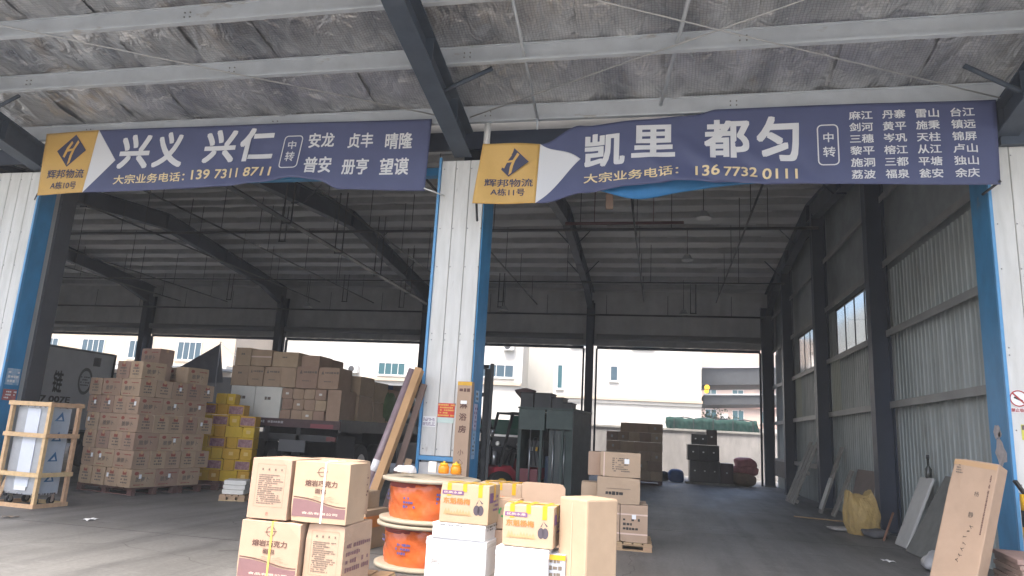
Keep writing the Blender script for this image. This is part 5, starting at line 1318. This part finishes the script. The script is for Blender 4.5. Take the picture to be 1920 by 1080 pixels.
# green hooded machine crowded behind the forklift
GM = empty('machine', (-4.35, 20.6, 0), R(-4), 'dark machine with green hood, gauges and hoses crowded behind the forklift', 'machine')
me = MB().box((-.75, -.5, .25), (.75, .5, 1.55)).mesh('machine_body', mat('machine grey', (.07, .072, .072), .5, noise=(4, .4))); bevel_mesh(me, .02); link('machine_body', me, GM)
me = MB().box((-.8, -.55, 1.56), (.8, .55, 1.98)).mesh('hood', mat('bright green panel', (.02, .11, .07), .5)); bevel_mesh(me, .05, 2); link('hood', me, GM)
MB().box((-.7, -.57, 1.5), (.7, -.51, 1.56)).build('hood_trim', chrome, GM)
for k, (x, z, r_) in enumerate(((-.5, 1.25, .1), (-.2, 1.3, .07), (.1, 1.2, .11), (.45, 1.3, .08), (.5, .9, .12))):
    MB().lathe([(r_, 0), (r_, .04), (r_ * .8, .05)], 16, M=Matrix.Translation((x, -.5, z)) @ Matrix.Rotation(R(90), 4, 'X')).build('gauge', chrome if k % 2 else black_metal, GM)
for k in range(5): MB().path([(-.6 + .28 * k, -.54, 1.1), (-.55 + .25 * k, -.66, .8), (-.65 + .3 * k, -.6, .45)], .028).build('hose', rubber, GM)
MB().box((-.7, -.56, .3), (-.3, -.505, .75)).box((.0, -.56, .3), (.35, -.505, .7)).build('access_panel', mat('panel blue grey', (.09, .11, .15), .5), GM)
for x in (-.6, .6): MB().box((x - .08, -.45, 0), (x + .08, .45, .25)).build('skid', black_metal, GM)
# red-brown parasol-like bundle and scooter on the cabin's left
o = MB().lathe([(.02, 0), (.04, .3), (.26, .52), (.30, .60), (.05, .66)], 14).build('fabric_bundle', mat('dusty brown cloth', (.14, .085, .085), .8, noise=(5, .3)), None, (-3.75, 18.0, 1.85)); tag(o, 'dusty brown cloth bundle on the forklift guard', 'bundle')
o.location = (-3.55, 18.55, 2.15)

# motorcycle-like dark handcart by the dark rear column
HC = empty('hand_cart', (-1.75, 19.5, 0), R(40), 'black tube hand cart parked beside the green cabin', 'cart')
mb = MB().path([(-.25, 0, .1), (-.25, -.1, .6), (-.25, -.35, 1.25), (.25, -.35, 1.25), (.25, -.1, .6), (.25, 0, .1)], .02)
for z in (.35, .65, .95): mb.tube((-.25, -.1 - (z - .6) * .38 if z > .6 else -.05, z), (.25, -.1 - (z - .6) * .38 if z > .6 else -.05, z), .015)
mb.build('cart_frame', black_metal, HC); MB().box((-.25, 0, .06), (.25, .28, .08)).build('toe_plate', black_metal, HC)
for s in (-.29, .29): MB().tube((s - .03, -.05, .13), (s + .03, -.05, .13), .13, 16).build('wheel', rubber, HC)

# ------------------------------------------------------------------ far brown stack, furniture, sacks
pallet((-.98, 28.0, 0), R(-2), 2.1, 1.1, .15, pallet_red, 'red brown pallet under the far brown stack by the rear door', group='red brown pallets')
rg = random.Random(31)
for r_ in range(6):
    n = 5 if r_ % 2 == 0 else 4
    w_ = 2.1 / n
    for c_ in range(n):
        if r_ == 5 and c_ == 0: continue
        x = -2.03 + c_ * w_ + w_ / 2
        o = carton((x, 27.75 + rg.uniform(-.02, .02), .155 + r_ * .35), R(-2) + rg.uniform(-.03, .03), (w_ - .012, .5, .343), mat('far brown cardboard', (.36, .255, .19), .8, noise=(3, .2), rand=.15) if rg.random() < .6 else mat('deep brown cardboard', (.42, .29, .21), .8, noise=(3, .2), rand=.1), f'dark brown carton, {ORD[c_ + 1]} from the dark column in the {"lowest" if r_ == 0 else ORD[r_ + 1]} row of the far stack', 'dark cartons of the far stack')
        if rg.random() < .3: quad(MB(), -.04, .04, .12, .22, -.2515).build('shipping_label', mat('dim label', (.4, .38, .35), .7), o)
# furniture pile
def cabinet(loc, rz, dim, label, doors=2, m=None):
    wd, d, h = dim; m = m or mat('espresso wood', (.022, .018, .017), .35, noise=(4, .3))
    o = empty('dark_cabinet', loc, rz, label, 'cabinet', 'dark furniture piled by the rear door')
    me = MB().box((-wd / 2, -d / 2, 0), (wd / 2, d / 2, h)).mesh('carcass', m); bevel_mesh(me, .008); link('carcass', me, o)
    for k in range(doors):
        x0 = -wd / 2 + .015 + k * (wd - .03) / doors; x1 = x0 + (wd - .03) / doors - .01
        dr = MB().box((x0, -d / 2 - .018, .04), (x1, -d / 2 - .001, h - .03)).build('door', m, o)
        MB().box(((x0 + x1) / 2 - .03, -d / 2 - .03, h * .5), ((x0 + x1) / 2 + .03, -d / 2 - .0185, h * .5 + .05)).build('handle', chrome, dr)
    return o
cabinet((1.75, 30.6, .08), R(3), (1.2, .6, .85), 'wide dark cabinet with bright handles, lowest of the furniture pile', 3)
cabinet((1.7, 30.6, .94), R(3), (1.25, .6, .62), 'wide dark cabinet lying on the lowest one of the pile', 3)
cabinet((1.55, 30.6, 1.57), R(1), (.62, .5, .42), 'small dark cabinet near the top of the furniture pile', 2)
cabinet((2.05, 30.65, 1.57), R(0), (.42, .5, .62), 'upright dark cabinet topmost on the furniture pile', 1, mat('deep brown wood', (.045, .025, .022), .4))
cabinet((2.62, 30.6, .08), R(2), (.5, .6, .8), 'maroon brown cabinet standing beside the wide dark ones', 1, mat('maroon wood', (.05, .018, .018), .4))
pallet((1.95, 30.6, 0), R(2), 1.9, .8, .078, wood_old, 'low grey pallet under the furniture pile', 6)
blob('duffel_bag', (.62, 30.8, 0), (.7, .5, .55), mat('blue bag cloth', (.01, .08, .28), .5, noise=(5, .3)), 'bright blue duffel bag beside the furniture pile', 'bag', 3, .2)
blob('duffel_bag', (.15, 31.0, 0), (.45, .5, .4), rubber, 'black bag between far brown stack and blue bag', 'bag', 6, .25)
blob('sack', (3.25, 31.0, 0), (1.1, .8, .5), sack_brown, 'brown sack lying under the red sacks by the rear door', 'sack', 7, .25)
blob('sack', (3.35, 31.15, .42), (1.0, .7, .4), sack_red, 'dull red sack lying on the brown sack', 'sack', 8, .3, group='red sacks')
blob('sack', (3.4, 31.2, .74), (.85, .65, .42), sack_red, 'dull red sack topmost on the sack heap', 'sack', 9, .35, group='red sacks')

# ------------------------------------------------------------------ clutter along the gable wall
def leaning(name, x0, x1, yb, wd, zt, th, m, label, cat, boards=0, yaw_=0):
    """a panel with its foot at x0 leaning to x1 (the wall side) at height zt; runs along y"""
    L_ = math.hypot(x1 - x0, zt); a = math.atan2(x1 - x0, zt)
    o = empty(name, (x0, yb, 0), yaw_, label, cat)
    Mx = Matrix.Rotation(a, 4, 'Y')
    if boards:
        s = wd / boards
        for k in range(boards):
            MB().box((-th / 2, k * s + .03, 0), (th / 2 - .022, (k + 1) * s - .03, L_ * random.Random(k).uniform(.93, 1)), Mx).build('board', m, o)
        for z in (.06, .5, .92): MB().box((th / 2 - .02, 0, z * L_ - .05), (th / 2 + .05, wd, z * L_ + .05), Mx).build('cross_board', m, o)
    else:
        me = MB().box((-th / 2, 0, 0), (th / 2, wd, L_)).mesh('panel', m); bevel_mesh(me, min(.01, th / 4), 1); me.transform(Mx); link('panel', me, o)
    return o
leaning('leaning_pallet', 3.85, 4.62, 22.6, 1.5, 1.85, .05, wood_old, 'grey boarded pallet propped upright against the gable wall', 'pallet', 3)
o = leaning('plank', 4.10, 4.70, 20.2, .32, 1.72, .05, wood_old, 'grey plank with torn white wrap leaning beside the propped pallet', 'plank')
Mx = Matrix.Rotation(math.atan2(.6, 1.72), 4, 'Y')
MB().box((-.035, -.01, .1), (-.026, .33, .95), Mx).build('torn_wrap', mat('torn white wrap', (.48, .48, .46), .5, noise=(8, .4), bump=(9, .6)), o)
leaning('plank', 4.25, 4.75, 19.5, .3, 1.15, .05, wood_old, 'short dark plank leaning just before the white wrapped plank', 'plank')
leaning('panel', 4.50, 4.78, 17.5, 1.7, 1.2, .03, mat('dull brown panel', (.20, .15, .13), .75, noise=(4, .2)), 'dull brown panel leaning on the wall behind the yellow sack', 'panel')
leaning('panel', 4.52, 4.74, 16.65, .8, 1.15, .03, mat('pale grey panel', (.33, .32, .30), .75, noise=(4, .2)), 'pale grey panel leaning between brown panel and steel column', 'panel')
def woven_sack():
    bm = bmesh.new(); bmesh.ops.create_cube(bm, size=2); bmesh.ops.subdivide_edges(bm, edges=bm.edges[:], cuts=15, use_grid_fill=True)
    rg = random.Random(44); ks = [(Vector((rg.gauss(0, 1), rg.gauss(0, 1), rg.gauss(0, 1))) * rg.uniform(2, 7), rg.uniform(0, 6.28)) for _ in range(9)]
    for v in bm.verts:
        d = v.co.copy(); n_ = d.normalized(); p = d.lerp(n_ * 1.15, .55)
        cr_ = sum(abs(math.sin(k.dot(d) + ph)) for k, ph in ks) / 9 - .6
        p *= 1 + .34 * cr_
        pinch = max(0, d.z) ** 3                    # gathered, open mouth with two stiff corners
        corner = max(0, abs(d.x) - .45) * pinch
        v.co = Vector((p.x * .285 * (1 - .12 * pinch), p.y * .24 * (1 - .35 * pinch), max(-.92, p.z + .75 * corner) * .385 + .355))
    me = bpy.data.meshes.new('woven_sack'); bm.to_mesh(me); bm.free(); me.materials.append(sack_yellow)
    return tag(link('woven_sack', me, None, (4.0, 15.9, 0), (0, R(-4), R(12))), 'bulging yellow woven sack on the floor before the steel column', 'sack')
woven_sack()
blob('rag_heap', (4.1, 15.45, 0), (.5, .4, .16), mat('dirty grey rag', (.11, .11, .115), .8, noise=(8, .4), bump=(9, .5)), 'dirty grey rag heap round the foot of the steel column', 'rag', 4, .4)
o = blob('plastic_sheet', (3.75, 16.1, 0), (.5, .35, .1), mat('dirty film', (.36, .34, .32), .4, noise=(8, .4)), 'dirty plastic sheet crumpled left of the yellow sack', 'plastic', 8, .5)
leaning('panel', 4.22, 4.72, 14.0, .62, 1.22, .05, white_panel, 'off white panel leaning against the corrugated wall by the column', 'panel')
leaning('panel', 4.10, 4.80, 12.4, 1.25, 1.28, .05, grey_panel, 'large dark grey board leaning before the off white panel', 'panel')
o = MB().tube((0, 0, 0), (.28, .3, .5), .02, 6).build('wood_stick', mat('red brown stick', (.28, .14, .09), .7), None, (4.12, 15.0, 0)); tag(o, 'thin red brown stick leaning on the off white panel', 'stick')
# bottle on the panel edge and a cap like lump
e = empty('bottle', (4.72, 14.25, 1.215), 0, 'dark bottle balanced on the edge of the off white panel', 'bottle')
MB().lathe([(.05, 0), (.055, .02), (.055, .16), (.02, .22), (.02, .34)], 14).build('bottle_body', mat('bottle glass', (.05, .055, .05), .2), e); MB().lathe([(.028, .34), (.028, .4), (.02, .41)], 10).build('cap', black_metal, e)
blob('work_cap', (4.72, 12.55, 1.27), (.28, .3, .22), mat('grey cap cloth', (.09, .09, .095), .8, noise=(6, .3)), 'grey work cap hung on the dark grey board', 'cap', 15, .2)
carton((4.02, 12.55, .30), R(12), (.22, .2, .16), kraft_old, 'small reddish carton resting behind the long leaning carton') if False else None
blob('plastic_bag', (3.92, 11.6, 0), (.45, .4, .28), mat('grey film', (.42, .43, .44), .3, noise=(7, .3), bump=(9, .6)), 'crumpled pale plastic bag at the foot of the dark grey board', 'bag', 17, .45)
# long carton leaning on the right pillar
LC = empty('long_carton', (3.30, 9.5, 0), 0, 'long brown carton with handwriting leaning on the right pillar', 'carton')
Ml = Vector((0, 0, 1)).rotation_difference(Vector((.47, .22, 1.5))).to_matrix().to_4x4() @ Matrix.Rotation(R(-46), 4, 'Z') @ Matrix.Translation((.02, 0, .09))
me = carton_mesh(.50, .22, 1.55, kraft, .012).copy(); me.transform(Ml); link('box_body', me, LC)
mb = MB(); rg = random.Random(6); fy_ = -.1115
text_flat(mb, '杨', .05, .10, 1.12, 1.18, fy_, -.01, Ml); text_flat(mb, '静', .03, .085, .86, .93, fy_, -.01, Ml)
for k in range(7):
    z = .76 - .07 * k; x = .06 - .012 * k + rg.uniform(-.03, .02)
    for q in range(2):
        a = Ml @ Vector((x, fy_, z + .015 * q)); b_ = Ml @ Vector((x + rg.uniform(.015, .045), fy_, z + rg.uniform(-.025, .03))); mb.bar(a, b_, .005, .0015, Ml.to_3x3() @ Vector((0, 1, 0)))
mb.build('handwriting', ink_black, LC)
scribble(MB(), -.5, .5, -.012, .018, 1, fy_, 9, .9, M=Ml @ Matrix.Translation((.19, 0, .9)) @ Matrix.Rotation(R(90), 4, 'Y')).build('printing', ink_brown, LC)
scribble(MB(), -.20, -.12, 1.36, 1.48, 4, fy_, 3, .9, M=Ml).build('stamp_print', ink_grey, LC)
quad(MB(), -.24, .24, 1.47, 1.53, fy_, M=Ml).build('packing_tape', tape_m, LC)
# stack of brown sheets in the bottom corner
for i in range(9):
    o = MB().box((-.7, -.5, 0), (.7, .5, .052)).build('board_sheet', plyw, None, (4.66 + .02 * math.sin(i * 3.1), 9.58 + .02 * math.sin(i * 5), .02 + i * .057), (0, 0, R(-8 + 1.5 * math.sin(i * 2.3)))); bevel_mesh(o.data, .004)
    tag(o, f'brown board sheet, {("lowest", "second", "third", "fourth", "fifth", "sixth", "seventh", "eighth", "topmost")[i]} of the pile before the right pillar', 'board', 'brown board sheets')
MB_ = empty('bollard', (4.50, 10.3, 0), 0, 'yellow and black striped steel bollard at the right pillar', 'bollard')
for k in range(6): MB().lathe([(.055, 0), (.055, .198)], 18, (0, 0, k * .2)).build('stripe', yellow_paint if k % 2 else black_metal, MB_)
MB().bar((0, 0, 1.2), (-.12, -.05, 1.36), .05, .03).build('chain_lug', black_metal, MB_)
blob('plastic_bag', (4.62, 10.25, 1.02), (.1, .12, .14), paper, 'white crumpled paper stuck beside the striped bollard', 'paper', 21, .4) if False else None

# floor litter
rg = random.Random(12)
for i, (x, y, lb) in enumerate(((-8.3, 9.4, 'white paper scrap on the yard near the wooden crate'), (3.4, 12.2, 'white paper scrap on the floor of the right bay'), (.35, 8.2, 'tiny pale scrap on the yard right of the tall carton'), (-9.3, 9.0, 'dark scrap flattened on the yard before the crate'))):
    o = MB().grid(lambda u, v: (.2 * (u - .5), .12 * (v - .5), .006 + .02 * abs(math.sin(5 * u + 3 * v))), 6, 4).build('paper_scrap', paper if i < 3 else ink_grey, None, (x, y, 0), (0, 0, rg.uniform(0, 3))); solidify(o, .001); tag(o, lb, 'scrap')
    if i == 2: o.scale = (.4, .4, .4)
o = MB().tube((0, 0, .02), (1.25, -.5, .02), .016, 6).build('wood_stick', wood, None, (3.15, 18.6, 0)); tag(o, 'long pale stick lying on the floor before the planks', 'stick')
o = MB().tube((0, 0, .012), (.5, .1, .012), .012, 6).build('wood_stick', paper, None, (3.0, 10.2, 0)); tag(o, 'thin white stick lying left of the long leaning carton', 'stick')

# ------------------------------------------------------------------ behind the warehouse
BW = MB().box((-120, 37.0, 0), (60, 37.25, 2.2)).build('boundary_wall', concrete_w); tag(BW, 'stained concrete boundary wall with coping behind the rear doors', 'wall')
for i in range(24): MB().box((-90 + 6.2 * i, 36.93, 2.2), (-90 + 6.2 * (i + 1) - .01, 37.32, 2.3)).build('coping', mat('coping concrete', (.42, .41, .38), .9, noise=(3, .3)), BW)
# green tarpaulin truck behind the wall
GT = empty('tarp_truck', (2.7, 42, 0), 0, 'truck with a green tarpaulin over its load behind the boundary wall', 'truck')
def tarp_pt(u, v):
    # profile across the load: up the near side, over the top, down the far side
    q = v * 3; x = -2.4 + 4.9 * u
    pl = .05 * math.sin(u * 88) + .03 * math.sin(u * 37 + 1)
    if q < 1: y, z, k = -1.15, 2.2 + .72 * q, 1 - q * .6
    elif q < 2: y, z, k = -1.15 + 2.3 * (q - 1), 2.92 + .1 * math.sin(math.pi * (q - 1)), .25
    else: y, z, k = 1.15, 2.92 - .72 * (q - 2), .6
    return (x + .05 * math.sin(q * 5), y - pl * k, z + .03 * math.sin(u * 19) + .02 * math.sin(u * 53))
MB().grid(tarp_pt, 160, 12).build('tarpaulin', tarp_green, GT)
MB().box((-2.4, -1.1, 1.0), (2.5, 1.1, 2.36)).build('truck_bed', mat('blue grey bed', (.08, .1, .14), .6), GT)
MB().box((2.7, -1.05, .6), (4.6, 1.05, 2.6)).build('cab', white_panel, GT)
for x in (-1.5, -.3, 3.5):
    for s in (-.95, .95): MB().tube((x, s - .14, .5), (x, s + .14, .5), .5, 18).build('wheel', rubber, GT)
for k in range(5):
    MB().box((-2.0 + 1.05 * k, -1.24, 2.25), (-1.95 + 1.05 * k, -1.215, 2.95)).build('load_strap', black_metal, GT)
rp_ = MB(); 
for k in range(4): rp_.path([(-1.9 + 1.1 * k, -.5, 2.98), (-1.9 + 1.1 * k + .5, .0, 3.06), (-1.9 + 1.1 * k + .9, -.4, 2.99)], .03)
rp_.build('rope', black_metal, GT)

def facade_window(parent, x, z, wd, h, y, m=win_dark, n=2, fm=None):
    f = MB(); t_ = .06; fm = fm or mat('window frame', (.5, .5, .48), .5)
    f.box((x, y - .05, z), (x + wd, y - .005, z + t_)).box((x, y - .05, z + h - t_), (x + wd, y - .005, z + h))
    for k in range(n + 1): q = x + (wd - t_) * k / n; f.box((q, y - .049, z + t_), (q + t_, y - .006, z + h - t_))
    o = f.build('window', fm, parent)
    pn = MB()
    for k in range(n): q = x + (wd - t_) * k / n; pn.box((q + t_, y - .03, z + t_), (q + (wd - t_) / n, y - .01, z + h - t_))
    pn.build('pane', m, o)
    MB().box((x - .08, y - .14, z - .1), (x + wd + .08, y - .002, z - .004)).build('sill', fm, o)
WB = empty('white_building', (0, 55, 0), 0, 'large white building with ledge behind the brown far stack', 'building')
MB().box((-8.3, 0, 0), (2.97, 14, 12)).build('wall', bld_white, WB)
MB().box((-8.32, -.25, 4.55), (3.05, -.001, 4.75)).build('ledge', bld_beige, WB)
MB().box((-8.32, -.12, 4.3), (3.0, -.0015, 4.54)).build('ledge_band', bld_white, WB)
facade_window(WB, -8.05, 5.25, .45, 1.9, 0, win_teal, 1); facade_window(WB, -3.9, 6.0, .6, 1.2, 0, win_dark, 1)
facade_window(WB, -7.0, 8.6, 1.6, 1.4, 0); facade_window(WB, -2.2, 8.6, 1.6, 1.4, 0)
MB().tube((-5.2, -.08, 0), (-5.2, -.08, 12), .05, 8).build('downpipe', bld_white, WB)
WC = empty('white_building', (0, 55, 0), 0, 'white building with strip windows behind the loaded truck', 'building')
MB().box((-33, .6, 0), (-11.0, 3.2, 12)).build('wall', bld_white, WC)
for x, z in ((-29.6, 5.9), (-23.4, 5.85), (-14.6, 6.0), (-19, 9.2), (-14.6, 9.2)): facade_window(WC, x, z, 2.4 if x != -14.6 else 2.9, 1.05, .6, win_teal if x < -20 else win_dark, 4)
MB().box((-33, .35, 5.38), (-11.02, .599, 5.6)).build('ledge', bld_beige, WC)
MB().box((-13, 5.5, 0), (-7.5, 7, 11.5)).build('rear_wing', bld_white, WC)  # added plain block, white in place of bright sky between the buildings
for bx_, bz_ in ((-18.5, 6.1), (-26.0, 5.9), (-12.6, 8.2)):
    ac_ = MB().box((bx_, .15, bz_), (bx_ + .9, .59, bz_ + .65)).build('air_conditioner', mat('ac casing', (.6, .6, .58), .6), WC); MB().lathe([(.26, 0), (.26, .02)], 20, M=Matrix.Translation((bx_ + .36, .149, bz_ + .33)) @ Matrix.Rotation(R(90), 4, 'X')).build('fan_grille', black_metal, ac_)
BB = empty('beige_building', (0, 50, 0), 0, 'beige building with barred windows behind the far left doorway', 'building')
MB().box((-62, 0, 0), (-33.4, 12, 13)).build('wall', bld_beige, BB)
for i in range(5):
    facade_window(BB, -57 + 4.6 * i, 6.0, 2.2, 1.5, 0, win_dark, 4); 
MB().box((-62, -.8, 5.2), (-33.4, -.001, 5.6)).build('ledge', bld_white, BB)
SH = empty('shed_roof', (0, 44, 0), 0, 'dark open shed with pale fascia in front of the beige building', 'shed')
MB().poly([(-60, -4, 4.2), (-30, -4, 4.6), (-30, 4, 5.0), (-60, 4, 4.7), (-60, -4, 4.35), (-30, -4, 4.75), (-30, 4, 5.15), (-60, 4, 4.85)], [(0, 3, 2, 1), (4, 5, 6, 7), (0, 1, 5, 4), (1, 2, 6, 5), (2, 3, 7, 6), (3, 0, 4, 7)]).build('roof', mat('shed sheet', (.16, .17, .18), .6), SH)
MB().box((-60, -4.1, 4.35), (-30, -4.01, 4.6)).build('fascia', white_panel, SH)
MB().box((-60, 3.5, 0), (-30, 3.6, 4.6)).build('rear_wall', black_metal, SH)
for i in range(5): MB().box((-58 + 6.8 * i, -3.6, 0), (-57.8 + 6.8 * i, -3.4, 4.3)).build('post', black_metal, SH)
# dark sail-like tarpaulin on poles
TA = empty('tarpaulin_sail', (-24.9, 33.6, 0), 0, 'dark triangular tarpaulin stretched from a pole behind the brown stack', 'tarpaulin')
tm = MB().poly([(-2.4, .0, 3.2), (1.35, .3, 5.55), (1.2, 1.2, 3.5)], [(0, 1, 2)]).build('tarpaulin', tarp_dark, TA); solidify(tm, .02)
MB().tube((1.35, .3, 0), (1.35, .3, 5.65), .03, 8).tube((-2.4, 0, 0), (-2.4, 0, 3.25), .03, 8).build('pole', black_metal, TA)
MB().tube((1.35, .3, 5.6), (3.4, .5, 4.1), .015, 6).build('guy_rope', pvc, TA)
# right: layered shed roofs, pink buildings, tree
for i, (z, h, lb, yy) in enumerate(((6.25, 1.5, 'upper dark overhanging shed roof beyond the boundary wall', 60), (4.55, .85, 'lower dark overhanging shed roof beyond the boundary wall', 58))):
    S_ = empty('shed_roof', (0, yy, 0), 0, lb, 'shed', 'dark shed roofs beyond the wall')
    MB().poly([(3.3, 0, z + .1), (12, 0, z + .55), (12, 6, z + .55), (3.3, 6, z + .1), (3.3, 0, z + h), (12, 0, z + h + .35), (12, 6, z + h + .35), (3.3, 6, z + h)], [(0, 3, 2, 1), (4, 5, 6, 7), (0, 1, 5, 4), (1, 2, 6, 5), (2, 3, 7, 6), (3, 0, 4, 7)]).build('roof', mat('dark shed sheet', (.05, .055, .06), .6, noise=(2, .3)), S_)
    MB().poly([(3.25, -.15, z + h + .0), (12, -.15, z + h + .36), (12, -.05, z + h + .36), (3.25, -.05, z + h), (3.25, -.15, z + h + .1), (12, -.15, z + h + .46), (12, -.05, z + h + .46), (3.25, -.05, z + h + .1)], [(0, 3, 2, 1), (4, 5, 6, 7), (0, 1, 5, 4), (1, 2, 6, 5), (2, 3, 7, 6), (3, 0, 4, 7)]).build('fascia', mat('grey fascia', (.42, .43, .45), .6), S_)
    for x in (9.6, 11.8): MB().box((x, 1, 0), (x + .2, 1.2, z + .4)).build('post', black_metal, S_)
PB = empty('pink_building', (0, 85, 0), 0, 'pink apartment building with teal windows beyond the dark sheds', 'building')
MB().box((3.5, 0, 0), (24, 10, 14)).build('wall', bld_pink, PB)
for r_ in range(4):
    for c_ in range(6): facade_window(PB, 5.0 + 3.0 * c_, 1.9 + 2.35 * r_, 1.3, 1.35, 0, win_teal, 2, mat('pale frame', (.6, .55, .5), .6))
    MB().box((3.4, -.35, 1.2 + 2.35 * r_), (24, -.001, 1.42 + 2.35 * r_)).build('ledge', mat('red ledge', (.40, .24, .2), .8), PB)
SG = MB().tube((0, -.03, .16), (0, .03, .16), .2, 20).tube((-.04, -.03, -.12), (-.04, .03, -.12), .17, 20).build('round_sign', yellow_paint, None, (3.35, 54.5, 5.6)); tag(SG, 'yellow sign on the corner of the white building', 'sign')
MB().tube((-.4, .5, 0), (0, .03, 0), .03, 6).build('bracket', black_metal, SG)
# tree
for bx_, bz_ in ((6.6, 4.5), (12.7, 4.5), (15.6, 6.9), (9.6, 6.9)):
    ac_ = MB().box((bx_, -.5, bz_), (bx_ + .9, -.01, bz_ + .6)).build('air_conditioner', mat('ac casing', (.6, .6, .58), .6), PB)
TR = empty('tree', (4.6, 66, 0), 0, 'small green tree between the white and pink buildings', 'tree')
MB().tube((0, 0, 0), (.1, 0, 2.6), .14, 8, .07).tube((.1, 0, 2.4), (.7, .2, 3.4), .06, 6, .02).tube((.1, 0, 2.3), (-.5, .1, 3.3), .06, 6, .02).build('trunk', mat('bark', (.09, .07, .05), .9), TR)
mb = MB(); rg = random.Random(2)
for k in range(900):
    c = Vector((rg.gauss(0, .8), rg.gauss(0, .7), 3.4 + rg.gauss(0, .75))); a, b = Vector((rg.gauss(0, 1), rg.gauss(0, 1), rg.gauss(0, 1))).normalized() * .13, Vector((rg.gauss(0, 1), rg.gauss(0, 1), rg.gauss(0, 1))).normalized() * .08
    mb.poly([c - a, c + b, c + a, c - b], [(0, 1, 2, 3)])
mb.build('crown', leaf, TR)
# pale neighbour outside the gable windows
NB = empty('neighbour_building', (0, 0, 0), 0, 'pale neighbouring building seen through the gable windows', 'building')
MB().box((13, 5, 0), (20, 60, 11)).build('wall', bld_white, NB)
for k in range(8):
    for z in (2.0, 5.0, 8.0):
        MB().box((12.95, 12 + 4 * k, z), (12.995, 13.6 + 4 * k, z + 1.5)).build('window', win_dark, NB)

# ------------------------------------------------------------------ haze volume added to lift the dark interior
hm = bpy.data.materials.new('dusty air'); hm.use_nodes = True; hn = hm.node_tree
for n_ in list(hn.nodes):
    if n_.type == 'BSDF_PRINCIPLED': hn.nodes.remove(n_)
pv = hn.nodes.new('ShaderNodeVolumePrincipled'); pv.inputs['Density'].default_value = .0016; pv.inputs['Color'].default_value = (.9, .93, .96, 1)
hn.links.new(pv.outputs[0], hn.nodes['Material Output'].inputs['Volume'])
hz = MB().box((-151, -61, -1), (151, 161, 16)).build('haze', hm); tag(hz, kind='stuff')
